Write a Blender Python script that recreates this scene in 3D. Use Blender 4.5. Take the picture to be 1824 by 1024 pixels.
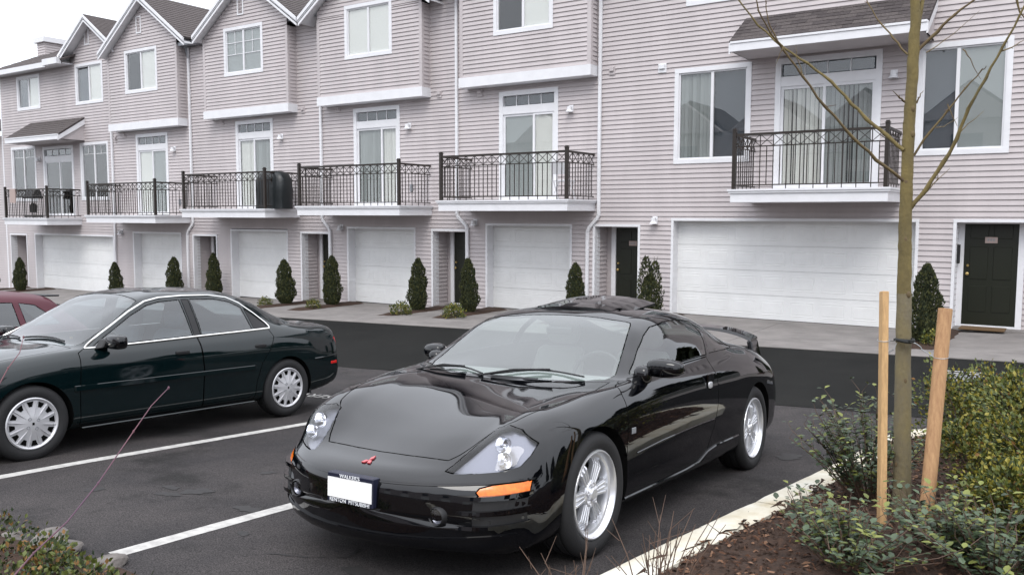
import bpy, bmesh, math, random
import numpy as np
from mathutils import Vector, Matrix, Euler

for o in list(bpy.data.objects): bpy.data.objects.remove(o)
SC = bpy.context.scene
COL = SC.collection
R = math.radians

# ------------------------------------------------------------------ camera
CAMH = 2.1776; CAMY = -17.464
YAW, PITCH, ROLL = 0.5912566, 0.0845066, 0.0016814
def basis(yaw, pitch, roll):
    f = Vector((-math.sin(yaw)*math.cos(pitch), math.cos(yaw)*math.cos(pitch), -math.sin(pitch)))
    r = Vector((math.cos(yaw), math.sin(yaw), 0)); u = r.cross(f)
    return r*math.cos(roll)+u*math.sin(roll), -r*math.sin(roll)+u*math.cos(roll), f
cr, cu, cf = basis(YAW, PITCH, ROLL)
cam_data = bpy.data.cameras.new('camera'); cam = bpy.data.objects.new('camera', cam_data); COL.objects.link(cam)
M = Matrix((cr, cu, -cf)).transposed().to_4x4(); M.translation = Vector((0, CAMY, CAMH)); cam.matrix_world = M
cam_data.sensor_width = 36.0; cam_data.lens = 1515.4/1824*36.0
cam_data.clip_start = 0.05; cam_data.clip_end = 2000
SC.camera = cam

# ------------------------------------------------------------------ sky, sun, exposure
W = bpy.data.worlds.new('World'); SC.world = W; W.use_nodes = True
nt = W.node_tree; nt.nodes.clear()
wo = nt.nodes.new('ShaderNodeOutputWorld'); bg = nt.nodes.new('ShaderNodeBackground')
sky = nt.nodes.new('ShaderNodeTexSky'); sky.sky_type = 'NISHITA'; sky.sun_disc = False
sky.sun_elevation = R(52); sky.sun_rotation = R(200)
bg.inputs['Strength'].default_value = 0.1
tc = nt.nodes.new('ShaderNodeTexCoord'); sx = nt.nodes.new('ShaderNodeSeparateXYZ')
mr = nt.nodes.new('ShaderNodeMapRange'); mr.inputs['From Min'].default_value = -0.05; mr.inputs['From Max'].default_value = 1.0
rp = nt.nodes.new('ShaderNodeValToRGB')
rp.color_ramp.elements[0].color = (.505, .53, .575, 1); rp.color_ramp.elements[1].color = (.965, .985, 1.05, 1)
nz = nt.nodes.new('ShaderNodeTexNoise'); nz.inputs['Scale'].default_value = 2.2; nz.inputs['Detail'].default_value = 5
mm = nt.nodes.new('ShaderNodeMapRange'); mm.inputs['To Min'].default_value = 0.82; mm.inputs['To Max'].default_value = 1.12
vm = nt.nodes.new('ShaderNodeVectorMath'); vm.operation = 'SCALE'
vs = nt.nodes.new('ShaderNodeVectorMath'); vs.operation = 'SCALE'; vs.inputs['Scale'].default_value = 28.0
mx = nt.nodes.new('ShaderNodeMix'); mx.data_type = 'RGBA'; mx.inputs['Factor'].default_value = 0.86
L = nt.links.new
L(tc.outputs['Generated'], sx.inputs[0]); L(sx.outputs['Z'], mr.inputs['Value']); L(mr.outputs[0], rp.inputs[0])
L(tc.outputs['Generated'], nz.inputs['Vector']); L(nz.outputs[0], mm.inputs['Value'])
L(rp.outputs[0], vm.inputs[0]); L(mm.outputs[0], vm.inputs['Scale']); L(vm.outputs[0], vs.inputs[0])
L(sky.outputs[0], mx.inputs['A']); L(vs.outputs[0], mx.inputs['B']); L(mx.outputs['Result'], bg.inputs['Color']); L(bg.outputs[0], wo.inputs[0])
sun_d = bpy.data.lights.new('sun', 'SUN'); sun_d.energy = 1.5; sun_d.angle = R(28); sun_d.color = (1, .965, .92)
sun = bpy.data.objects.new('sun', sun_d); COL.objects.link(sun)
sun.rotation_euler = Vector((0.30, -0.62, 0.80)).to_track_quat('Z', 'Y').to_euler()
SC.view_settings.view_transform = 'Standard'; SC.view_settings.look = 'None'
SC.view_settings.exposure = 0.0; SC.view_settings.gamma = 1.0; SC.view_settings.use_curve_mapping = False
SC.render.engine = 'CYCLES'
SC.cycles.max_bounces = 8; SC.cycles.transparent_max_bounces = 12

# ------------------------------------------------------------------ materials
MATS = {}
def mat(name, col, rough=.6, metal=0., spec=.5, var=0., vscale=8., bump=0., bscale=40., coat=0., emit=None, second=None, stretch=None, detail=4):
    if name in MATS: return MATS[name]
    m = bpy.data.materials.new(name); m.use_nodes = True; n = m.node_tree; b = n.nodes['Principled BSDF']
    b.inputs['Base Color'].default_value = (*col, 1); b.inputs['Roughness'].default_value = rough
    b.inputs['Metallic'].default_value = metal; b.inputs['Specular IOR Level'].default_value = spec
    if coat: b.inputs['Coat Weight'].default_value = coat; b.inputs['Coat Roughness'].default_value = .02
    g = n.nodes.new('ShaderNodeNewGeometry')
    vec = g.outputs['Position']
    if stretch:
        mp = n.nodes.new('ShaderNodeVectorMath'); mp.operation = 'MULTIPLY'; mp.inputs[1].default_value = stretch
        n.links.new(vec, mp.inputs[0]); vec = mp.outputs[0]
    if var or second:
        t = n.nodes.new('ShaderNodeTexNoise'); t.inputs['Scale'].default_value = vscale; t.inputs['Detail'].default_value = detail
        t.inputs['Roughness'].default_value = .65
        n.links.new(vec, t.inputs['Vector'])
        r = n.nodes.new('ShaderNodeValToRGB'); r.color_ramp.elements[0].position = .3; r.color_ramp.elements[1].position = .7
        c2 = second if second else tuple(min(1, x*(1+var)) for x in col); c1 = col if second else tuple(x*(1-var) for x in col)
        r.color_ramp.elements[0].color = (*c1, 1); r.color_ramp.elements[1].color = (*c2, 1)
        n.links.new(t.outputs[0], r.inputs[0]); n.links.new(r.outputs[0], b.inputs['Base Color'])
    if bump:
        t2 = n.nodes.new('ShaderNodeTexNoise'); t2.inputs['Scale'].default_value = bscale; t2.inputs['Detail'].default_value = 3
        n.links.new(vec, t2.inputs['Vector'])
        bu = n.nodes.new('ShaderNodeBump'); bu.inputs['Strength'].default_value = bump; bu.inputs['Distance'].default_value = .01
        n.links.new(t2.outputs[0], bu.inputs['Height']); n.links.new(bu.outputs[0], b.inputs['Normal'])
    MATS[name] = m; return m
def glassmat(name, tint=(.6, .66, .66), ior=1.6, alpha=.85, gl=(1, 1, 1), rough=.0, body=None):
    """thin pane: sky reflection over a see-through or coloured body"""
    m = bpy.data.materials.new(name); m.use_nodes = True; n = m.node_tree; n.nodes.clear()
    out = n.nodes.new('ShaderNodeOutputMaterial'); fr = n.nodes.new('ShaderNodeFresnel'); fr.inputs['IOR'].default_value = ior
    gg = n.nodes.new('ShaderNodeNewGeometry'); mxx = n.nodes.new('ShaderNodeMix'); mxx.inputs['A'].default_value = ior; mxx.inputs['B'].default_value = 1/ior
    n.links.new(gg.outputs['Backfacing'], mxx.inputs['Factor']); n.links.new(mxx.outputs['Result'], fr.inputs['IOR'])
    tr = n.nodes.new('ShaderNodeBsdfTransparent'); tr.inputs['Color'].default_value = (*tint, 1)
    g = n.nodes.new('ShaderNodeBsdfGlossy'); g.inputs['Roughness'].default_value = rough; g.inputs['Color'].default_value = (*gl, 1)
    m1 = n.nodes.new('ShaderNodeMixShader')
    src = tr.outputs[0]
    if body:
        d = n.nodes.new('ShaderNodeBsdfDiffuse'); d.inputs['Color'].default_value = (*body, 1)
        m2 = n.nodes.new('ShaderNodeMixShader'); m2.inputs[0].default_value = alpha
        n.links.new(tr.outputs[0], m2.inputs[1]); n.links.new(d.outputs[0], m2.inputs[2]); src = m2.outputs[0]
    n.links.new(fr.outputs[0], m1.inputs[0]); n.links.new(src, m1.inputs[1]); n.links.new(g.outputs[0], m1.inputs[2])
    n.links.new(m1.outputs[0], out.inputs[0]); MATS[name] = m; return m

SIDING = (.490, .446, .446)
mat('siding', SIDING, .55, var=.09, vscale=1.6, stretch=(1, 1, .22), detail=8)
mat('white_trim', (.74, .74, .76), .45, var=.05, vscale=3)
mat('garage_white', (.76, .765, .76), .45, var=.05, vscale=2)
mat('dark_core', (.03, .03, .03), .9)
mat('iron', (.018, .012, .008), .45)
mat('door_green', (.010, .012, .006), .35)
mat('brass', (.75, .55, .22), .3, metal=1)
mat('shingle_a', (.085, .072, .07), .95, var=.35, vscale=25, bump=.6, bscale=150)
mat('shingle_b', (.06, .05, .05), .95, var=.35, vscale=25, bump=.6, bscale=150)
mat('blind_white', (.80, .79, .74), .7)
mat('blind_grey', (.33, .35, .34), .7)
mat('curtain_dark', (.055, .065, .078), .8)
mat('concrete', (.205, .19, .18), .9, var=.22, vscale=1.6, bump=.35, bscale=120)
mat('kerb_concrete', (.70, .69, .62), .85, second=(.47, .41, .29), vscale=3.0, detail=9, bump=.35, bscale=90)
mat('asphalt_lot', (.022, .0205, .022), .85, spec=.3, second=(.052, .046, .045), vscale=1.1, bump=.7, bscale=170, detail=10)
mat('asphalt_road', (.008, .0085, .008), .85, spec=.12, second=(.016, .016, .015), vscale=.8, bump=.5, bscale=150, detail=8)
mat('oil', (.016, .015, .015), .75, second=(.028, .026, .026), vscale=30)
mat('paint_white', (.30, .29, .28), .8, second=(.56, .55, .52), vscale=16, detail=12)
mat('mulch', (.018, .009, .005), .95, second=(.055, .026, .013), vscale=30, bump=1.0, bscale=60)
mat('chip_a', (.075, .032, .015), .9); mat('chip_b', (.03, .014, .007), .9); mat('chip_c', (.20, .11, .065), .9)
mat('soil', (.03, .02, .014), .95, var=.4, vscale=6, bump=.6)
mat('grass_far', (.05, .052, .045), .95, var=.4, vscale=1.5)
mat('rubber', (.012, .012, .013), .75, bump=.25, bscale=90)
mat('alloy', (.80, .81, .84), .30, metal=.75)
mat('alloy_satin', (.60, .60, .62), .42, metal=.55)
mat('black_plastic', (.008, .008, .009), .5)
mat('black_paint', (.0013, .0015, .0024), .03, spec=.62)
mat('green_paint', (.0018, .0065, .0075), .05, spec=.62)
mat('red_paint', (.085, .022, .032), .45, spec=.3)
mat('gap_black', (.002, .002, .002), .95, spec=.1)
mat('chrome', (.86, .85, .82), .12, metal=1)
mat('amber', (.85, .17, .005), .18, spec=.8, var=.25, vscale=45)
mat('red_lens', (.55, .015, .012), .18, spec=.8)
mat('fog_glass', (.13, .13, .14), .10, spec=.9, var=.25, vscale=25)
mat('plate_white', (.88, .88, .86), .4)
mat('plate_frame', (.01, .012, .03), .4)
mat('plate_text', (.80, .82, .84), .5)
mat('emblem_red', (.45, .05, .06), .3, coat=.5)
mat('interior', (.06, .06, .055), .8); mat('seat_cloth', (.20, .20, .185), .9)
mat('dash', (.20, .20, .19), .75)
mat('reflector', (.85, .86, .88), .12, metal=1)
mat('lamp_body', (.26, .27, .30), .3, metal=.7)
mat('bark', (.13, .115, .085), .9, second=(.19, .155, .075), vscale=10, bump=.6, bscale=70, stretch=(1, 1, .5))
mat('bark_moss', (.105, .083, .036), .9, second=(.180, .138, .048), vscale=9, bump=.6, bscale=80, stretch=(1, 1, .45))
mat('bark_branch', (.095, .065, .038), .85, second=(.16, .12, .05), vscale=6)
mat('stake_wood', (.60, .38, .18), .8, second=(.42, .26, .12), vscale=14, bump=.3, bscale=80, stretch=(6, 6, .4))
mat('stake_round', (.50, .30, .15), .8, second=(.33, .18, .09), vscale=14, bump=.3, bscale=80, stretch=(6, 6, .4))
mat('stake_end', (.60, .42, .22), .9)
mat('twig', (.11, .07, .05), .85); mat('twig_pink', (.19, .08, .09), .7, second=(.12, .07, .11), vscale=4)
mat('wire', (.35, .37, .38), .35, metal=.8); mat('strap', (.01, .012, .012), .7)
mat('arb_a', (.034, .040, .010), .85); mat('arb_b', (.058, .062, .014), .85); mat('arb_c', (.014, .022, .007), .9)
mat('leaf_y', (.23, .20, .025), .6); mat('leaf_g', (.085, .105, .018), .6); mat('leaf_d', (.030, .045, .012), .7); mat('leaf_o', (.17, .085, .018), .7)
mat('leaf_blue', (.055, .085, .040), .45); mat('leaf_blue_d', (.024, .042, .018), .5); mat('leaf_lime', (.15, .17, .03), .5)
mat('rock', (.15, .135, .125), .9, var=.4, vscale=9, bump=.8, bscale=30)
mat('bbq_cover', (.004, .007, .008), .38, bump=.5, bscale=12)
mat('towel', (.42, .33, .30), .9)
mat('metal_grey', (.30, .31, .33), .5, metal=.5)
mat('mat_brown', (.12, .07, .03), .95)
mat('hedge_far', (.018, .026, .012), .95, var=.5, vscale=2)
glassmat('house_glass', tint=(.92, .93, .93), ior=1.6)
glassmat('ws_glass', tint=(.80, .88, .86), ior=2.1, body=(.50, .60, .58), alpha=.07)  # pale diffuse body paints in part of the bright sky reflection
glassmat('car_glass', tint=(.50, .56, .54), ior=1.9)
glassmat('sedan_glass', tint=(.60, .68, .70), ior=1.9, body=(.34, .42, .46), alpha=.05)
glassmat('lens_clear', tint=(.90, .90, .93), ior=1.45)

# ------------------------------------------------------------------ object helpers
ORG = {}
def tag(o, label=None, cat=None, group=None, kind=None):
    if label: o['label'] = label
    if cat: o['category'] = cat
    if group: o['group'] = group
    if kind: o['kind'] = kind
    return o
def empty(name, loc, label=None, cat=None, group=None):
    o = bpy.data.objects.new(name, None); COL.objects.link(o); o.location = loc; o.empty_display_size = .2
    ORG[o.name] = Vector(loc); return tag(o, label, cat, group)
def org(o):
    return ORG.get(o.name, Vector((0, 0, 0)))
class MB:
    def __init__(s): s.v = []; s.f = []; s.m = []
    def add(s, vs, fs, m=0):
        n = len(s.v); s.v += [tuple(p) for p in vs]; s.f += [tuple(i+n for i in f) for f in fs]; s.m += [m]*len(fs)
    def box(s, x0, x1, y0, y1, z0, z1, m=0):
        s.add([(x0,y0,z0),(x1,y0,z0),(x1,y1,z0),(x0,y1,z0),(x0,y0,z1),(x1,y0,z1),(x1,y1,z1),(x0,y1,z1)],
              [(0,3,2,1),(4,5,6,7),(0,1,5,4),(1,2,6,5),(2,3,7,6),(3,0,4,7)], m)
    def hexa(s, p, m=0):   # 8 points, bottom 4 then top 4
        s.add(p, [(0,3,2,1),(4,5,6,7),(0,1,5,4),(1,2,6,5),(2,3,7,6),(3,0,4,7)], m)
    def prism(s, poly, d, m=0):   # poly list of 3D points, extruded by d
        n = len(poly); a = [Vector(p) for p in poly]; b = [p+Vector(d) for p in a]
        s.add(a+b, [tuple(range(n))[::-1], tuple(range(n, 2*n))]+[(i, (i+1) % n, n+(i+1) % n, n+i) for i in range(n)], m)
    def tube(s, pts, rad, n=6, m=0, cap=True):
        pts = [Vector(p) for p in pts]; k = len(pts)
        if not isinstance(rad, (list, tuple)): rad = [rad]*k
        rings = []; up = Vector((0, 0, 1))
        prev = None
        for i, p in enumerate(pts):
            d = (pts[min(i+1, k-1)]-pts[max(i-1, 0)])
            if d.length < 1e-9: d = Vector((0, 0, 1))
            d.normalize()
            if prev is None:
                a = d.cross(up)
                if a.length < .05: a = d.cross(Vector((0, 1, 0)))
                a.normalize()
            else:
                a = prev-d*prev.dot(d)
                if a.length < 1e-6: a = d.orthogonal()
                a.normalize()
            prev = a; b = d.cross(a)
            rings.append([p+(a*math.cos(2*math.pi*j/n)+b*math.sin(2*math.pi*j/n))*rad[i] for j in range(n)])
        vs = [q for r in rings for q in r]
        fs = [(i*n+j, i*n+(j+1) % n, (i+1)*n+(j+1) % n, (i+1)*n+j) for i in range(k-1) for j in range(n)]
        if cap: fs += [tuple(range(n))[::-1], tuple((k-1)*n+j for j in range(n))]
        s.add(vs, fs, m)
    def bar(s, a, b, w, h, m=0, up=(0, 0, 1)):  # rectangular bar
        a = Vector(a); b = Vector(b); d = (b-a).normalized(); u = Vector(up); r = d.cross(u)
        if r.length < 1e-4: r = d.cross(Vector((0, 1, 0)))
        r.normalize(); u = r.cross(d); r *= w/2; u *= h/2
        s.hexa([a-r-u, a+r-u, b+r-u, b-r-u, a-r+u, a+r+u, b+r+u, b-r+u], m)
    def lathe(s, prof, axis='x', c=(0, 0, 0), n=32, m=0, close=False):  # prof [(axial, radius)]
        vs = []; c = Vector(c)
        for a, r in prof:
            for j in range(n):
                t = 2*math.pi*j/n; p = (a, r*math.cos(t), r*math.sin(t)) if axis == 'x' else ((r*math.cos(t), a, r*math.sin(t)) if axis == 'y' else (r*math.cos(t), r*math.sin(t), a))
                vs.append(c+Vector(p))
        k = len(prof)
        fs = [(i*n+j, i*n+(j+1) % n, (i+1)*n+(j+1) % n, (i+1)*n+j) for i in range(k-1) for j in range(n)]
        if close: fs += [tuple(range(n))[::-1], tuple((k-1)*n+j for j in range(n))]
        s.add(vs, fs, m)
    def build(s, name, mats, parent=None, smooth=False, loc=None, angle=35, bevel=0, local=False):
        if isinstance(mats, str): mats = [mats]
        me = bpy.data.meshes.new(name)
        o0 = Vector(loc) if loc is not None else (org(parent) if (parent is not None and not local) else Vector((0, 0, 0)))
        vs = [tuple(Vector(v)-o0) for v in s.v] if not local else s.v
        me.from_pydata(vs, [], s.f)
        for k in mats: me.materials.append(MATS[k])
        if len(mats) > 1: me.polygons.foreach_set('material_index', s.m)
        bm = bmesh.new(); bm.from_mesh(me)
        if len(bm.faces) < 40000: bmesh.ops.recalc_face_normals(bm, faces=bm.faces[:])
        if bevel:
            bmesh.ops.bevel(bm, geom=bm.edges[:], offset=bevel, segments=1, affect='EDGES', clamp_overlap=True)
        bm.to_mesh(me); bm.free()
        if smooth:
            me.shade_smooth()
            me.set_sharp_from_angle(angle=R(angle))
        o = bpy.data.objects.new(name, me); COL.objects.link(o)
        if parent is not None:
            o.parent = parent
            if loc is not None: o.location = Vector(loc)-org(parent); ORG[o.name] = Vector(loc)
            else: ORG[o.name] = org(parent) if not local else Vector((0, 0, 0))
        else:
            if loc is not None: o.location = loc; ORG[o.name] = Vector(loc)
        return o
def inst(src, parent, loc, rot=None, name=None):
    """copy of an object sharing its mesh, placed at a world location under parent"""
    o = src.copy(); COL.objects.link(o); o.parent = parent; o.location = Vector(loc)-org(parent)
    if rot: o.rotation_euler = rot
    ORG[o.name] = Vector(loc); return o
def mesh_of(mb, name, mat_name):
    me = bpy.data.meshes.new(name); me.from_pydata(mb.v, [], mb.f)
    ms = [mat_name] if isinstance(mat_name, str) else mat_name
    for k in ms: me.materials.append(MATS[k])
    if len(ms) > 1: me.polygons.foreach_set('material_index', mb.m)
    bm = bmesh.new(); bm.from_mesh(me); bmesh.ops.recalc_face_normals(bm, faces=bm.faces[:]); bm.to_mesh(me); bm.free()
    return me
def put(me, name, parent, loc=(0, 0, 0), rot=None, scale=None):
    o = bpy.data.objects.new(name, me); COL.objects.link(o)
    if parent is not None: o.parent = parent
    o.location = Vector(loc)-(org(parent) if parent is not None else Vector((0, 0, 0)))
    if rot: o.rotation_euler = rot
    if scale: o.scale = scale
    ORG[o.name] = Vector(loc); return o

def lerp(x, xs, ys):
    return float(np.interp(x, xs, ys))
def G(X, Y):
    h = lerp(Y, [-60, -20, -13.9, -11.14, -9.0, -3.6, 0], [.8, .62, .29, .11, .04, 0, 0])
    return lerp(Y, [-11, -3.6], [.046, .027])*(X+5)+h
# ------------------------------------------------------------------ townhouses
EXPO = 0.103
def course(mb, p0, p1, n, z0, z1, d=.027):
    """one lapped siding board from p0 to p1 (xy), outward normal n"""
    p0 = Vector((*p0, 0)); p1 = Vector((*p1, 0)); n = Vector((*n, 0))
    def q(p, o, z): v = p+n*o; return (v.x, v.y, z)
    mb.add([q(p0, d, z0), q(p1, d, z0), q(p1, .002, z1), q(p0, .002, z1), q(p0, -.004, z0), q(p1, -.004, z0), q(p1, -.004, z1), q(p0, -.004, z1)],
           [(0,1,2,3), (4,5,1,0), (5,6,2,1), (7,4,0,3), (4,7,6,5)])
def spans(x0, x1, zc, holes):
    iv = [(x0, x1)]
    for (a, b, c, d) in holes:
        if c < zc < d:
            nv = []
            for s, e in iv:
                if b <= s or a >= e: nv.append((s, e)); continue
                if a > s: nv.append((s, a))
                if b < e: nv.append((b, e))
            iv = nv
    return [(s, e) for s, e in iv if e-s > .02]
def siding_wall(root, x0, x1, z0, z1, y, holes, each=False, lim=None):
    mb = MB(); k = math.floor(z0/EXPO)
    while k*EXPO < z1:
        a = max(z0, k*EXPO); b = min(z1, (k+1)*EXPO+.004); zc = (a+b)/2; X0, X1 = x0, x1
        if lim: X0, X1 = lim(zc)
        if X1-X0 > .03:
            for s, e in spans(X0, X1, zc, holes):
                if each:
                    m1 = MB(); course(m1, (s, y), (e, y), (0, -1), a, b); m1.build('siding_board', 'siding', root)
                else: course(mb, (s, y), (e, y), (0, -1), a, b)
        k += 1
    if not each and mb.v:
        o = mb.build('siding', 'siding', root); o['kind'] = 'stuff'
def side_siding(root, x, y0, y1, z0, z1, nx=1):
    mb = MB(); k = math.floor(z0/EXPO)
    while k*EXPO < z1:
        a = max(z0, k*EXPO); b = min(z1, (k+1)*EXPO+.004)
        course(mb, (x, y0), (x, y1), (nx, 0), a, b); k += 1
    o = mb.build('siding', 'siding', root); o['kind'] = 'stuff'
def core_wall(root, x0, x1, z0, z1, holes, y=.10, d=.10):
    xs = sorted({x0, x1, *[h[0] for h in holes], *[h[1] for h in holes]}); zs = sorted({z0, z1, *[h[2] for h in holes], *[h[3] for h in holes]})
    mb = MB()
    for i in range(len(xs)-1):
        for j in range(len(zs)-1):
            xc, zc = (xs[i]+xs[i+1])/2, (zs[j]+zs[j+1])/2
            if x0 <= xc <= x1 and z0 <= zc <= z1 and not any(a < xc < b and c < zc < e for a, b, c, e in holes):
                mb.box(xs[i], xs[i+1], y, y+d, zs[j], zs[j+1])
    mb.build('wall', 'dark_core', root)

def casing(name, root, xa, xb, za, zb, y, w=.095, mats='white_trim', back=.09, sill=True):
    f = MB(); p = .03
    f.box(xa, xa+w, y-p, y+back, za+w, zb-w); f.box(xb-w, xb, y-p, y+back, za+w, zb-w)
    f.box(xa, xb, y-p-.002, y+back, zb-w, zb)
    if sill: f.box(xa, xb, y-p-.004, y+back, za, za+w)
    return f.build(name, mats, root)
def blindset(parent, xa, xb, za, zb, y, kind):
    if kind == 'white': b = MB(); b.box(xa, xb, y, y+.004, za, zb); b.build('blind', 'blind_white', parent)
    elif kind == 'grey': b = MB(); b.box(xa, xb, y, y+.004, za, zb); b.build('blind', 'blind_grey', parent)
    elif kind == 'slats' or kind == 'slats_grey':
        b = MB(); n = max(3, int((xb-xa)/.085)); rnd = random.Random(int(xa*100))
        for i in range(n):
            x = xa+(i+.5)*(xb-xa)/n; a = R(rnd.uniform(18, 50)); c, s = math.cos(a)*.042, math.sin(a)*.042
            b.add([(x-c, y+.03-s, za), (x+c, y+.03+s, za), (x+c, y+.03+s, zb), (x-c, y+.03-s, zb)], [(0,1,2,3)])
        b.build('blind_slats', 'blind_white' if kind == 'slats' else 'blind_grey', parent)
        b = MB(); b.box(xa, xb, y+.09, y+.094, za, zb); b.build('room_shade', 'curtain_dark', parent)
    elif kind == 'open':
        b = MB(); b.box(xa, xb, y+.09, y+.094, za, zb); b.build('room_shade', 'dark_core', parent)
    else:
        b = MB(); b.box(xa, xb, y+.05, y+.054, za, zb); b.build('room_shade', 'curtain_dark', parent)
def window(root, xa, xb, za, zb, y=0, l='dark', r='white', mull=None, grid=False, topbar=False):
    w = .095; o = casing('window', root, xa, xb, za, zb, y)
    ia, ib, ja, jb = xa+w, xb-w, za+w, zb-w
    if mull is None: mull = (ia+ib)/2
    s = MB(); t = .032
    s.box(ia, ia+t, y, y+.05, ja, jb); s.box(ib-t, ib, y, y+.05, ja, jb); s.box(ia+t, ib-t, y+.002, y+.05, ja, ja+t); s.box(ia+t, ib-t, y+.002, y+.05, jb-t, jb)
    s.box(mull-.03, mull+.03, y-.006, y+.05, ja+t, jb-t); s.build('sash_frame', 'white_trim', o)
    for (a, b, k) in ((ia+t, mull-.03, l), (mull+.03, ib-t, r)):
        p = MB(); p.box(a, b, y+.024, y+.028, ja+t, jb-t); p.build('pane', 'house_glass', o)
        blindset(o, a, b, ja+t, jb-t, y+.04, k)
        if grid or topbar:
            g = MB(); zt = jb-t
            if grid:
                g.box((a+b)/2-.009, (a+b)/2+.009, y+.014, y+.022, zt-.68, zt); g.box(a, b, y+.013, y+.023, zt-.34, zt-.322); g.box(a, b, y+.013, y+.023, zt-.69, zt-.672)
            else: g.box(a, b, y+.013, y+.023, zt-.30, zt-.285); g.box((a+b)/2-.008, (a+b)/2+.008, y+.014, y+.022, zt-.285, zt)
            g.build('muntin', 'white_trim', o)
    return (xa+.04, xb-.04, za+.04, zb-.04)
def slider(root, xa, xb, zb_, T, mull, kinds, y=0, lites=4):
    o = MB(); w = .11
    o.box(xa, xa+w, y-.03, y+.09, zb_, T-w); o.box(xb-w, xb, y-.03, y+.09, zb_, T-w); o.box(xa, xb, y-.032, y+.09, T-w, T)
    o.box(xa+w, xb-w, y-.02, y+.09, T-.555, T-.36); o.box(xa+w, xb-w, y-.028, y+.09, zb_, zb_+.05)
    o = o.build('sliding_door', 'white_trim', root)
    ia, ib = xa+w, xb-w
    for i in range(lites):
        a = ia+.03+i*(ib-ia-.06)/lites; b = ia+.03+(i+1)*(ib-ia-.06)/lites
        p = MB(); p.box(a+.008, b-.008, y+.02, y+.024, T-.34, T-w-.02); p.build('transom_pane', 'house_glass', o)
        if i: g = MB(); g.box(a-.008, a+.008, y+.005, y+.026, T-.36, T-w); g.build('muntin', 'white_trim', o)
    g = MB(); g.box(ia, ib, y+.08, y+.084, T-.36, T-w); g.build('room_shade', 'curtain_dark', o)
    zt = T-.555; z0 = zb_+.05
    for (a, b, k, yy) in ((ia, mull+.03, kinds[0], y+.012), (mull-.03, ib, kinds[1], y-.004)):
        f = MB(); t = .055
        f.box(a, a+t, yy, yy+.03, z0, zt); f.box(b-t, b, yy, yy+.03, z0, zt); f.box(a+t, b-t, yy+.001, yy+.03, z0, z0+t); f.box(a+t, b-t, yy+.001, yy+.03, zt-t, zt)
        f.build('door_panel', 'white_trim', o)
        p = MB(); p.box(a+t, b-t, yy+.013, yy+.017, z0+t, zt-t); p.build('pane', 'house_glass', o)
        blindset(o, a+t, b-t, z0+t, zt-t, y+.05, k)
    return (xa+.05, xb-.05, zb_, T-.05)

def garage(root, xa, xb, zt, zb_, cols):
    o = MB(); y = .25; w = .055
    o.box(xa-w, xa, -.03, y, zb_-.25, zt); o.box(xb, xb+w, -.03, y, zb_-.25, zt); o.box(xa-w, xb+w, -.032, y, zt, zt+w)
    o.build('door_casing', 'white_trim', root)
    o = MB(); rows = 4; h = (zt-zb_)/rows
    for i in range(rows): o.box(xa, xb, y, y+.04, zb_+i*h+(.004 if i else 0), zb_+(i+1)*h-.004)
    o.box(xa, xb, y+.02, y+.05, zb_, zt)
    d = o.build('garage_door', 'garage_white', root)
    s = MB(); s.box(xa, xb, y-.008, y+.03, zb_-.012, zb_+.016); s.build('door_seal', 'black_plastic', d)
    pw = (xb-xa)/cols; m = MB(); a, b2 = pw*.40, h*.30
    def ring(k, yy): return [(-a+k, yy, -b2+k), (a-k, yy, -b2+k), (a-k, yy, b2-k), (-a+k, yy, b2-k)]
    v = ring(0, .001)+ring(.012, -.0045)+ring(.030, .0005)+ring(.055, -.0035)
    f = [(i+4*j, (i+1) % 4+4*j, (i+1) % 4+4*j+4, i+4*j+4) for j in range(3) for i in range(4)]+[(12, 13, 14, 15)]
    m.add(v, f); me = mesh_of(m, 'panel', 'garage_white')
    for i in range(rows):
        for j in range(cols): put(me, 'panel', d, (xa+(j+.5)*pw, y, zb_+(i+.5)*h))
    return (xa-.02, xb+.02, zb_-.4, zt+.02)
def text_obj(name, body, size, parent, mat_name, matrix, extrude=.001, sx=1.0):
    cu_ = bpy.data.curves.new(name, 'FONT'); cu_.body = body; cu_.size = size; cu_.align_x = 'CENTER'; cu_.align_y = 'CENTER'; cu_.extrude = extrude
    t = bpy.data.objects.new(name, cu_); COL.objects.link(t)
    bpy.context.view_layer.update()
    me = bpy.data.meshes.new_from_object(t.evaluated_get(bpy.context.evaluated_depsgraph_get()))
    bpy.data.objects.remove(t)
    me.materials.clear(); me.materials.append(MATS[mat_name])
    for v in me.vertices: v.co.x *= sx
    o = bpy.data.objects.new(name, me); COL.objects.link(o); o.parent = parent; o.matrix_local = matrix; return o
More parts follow.
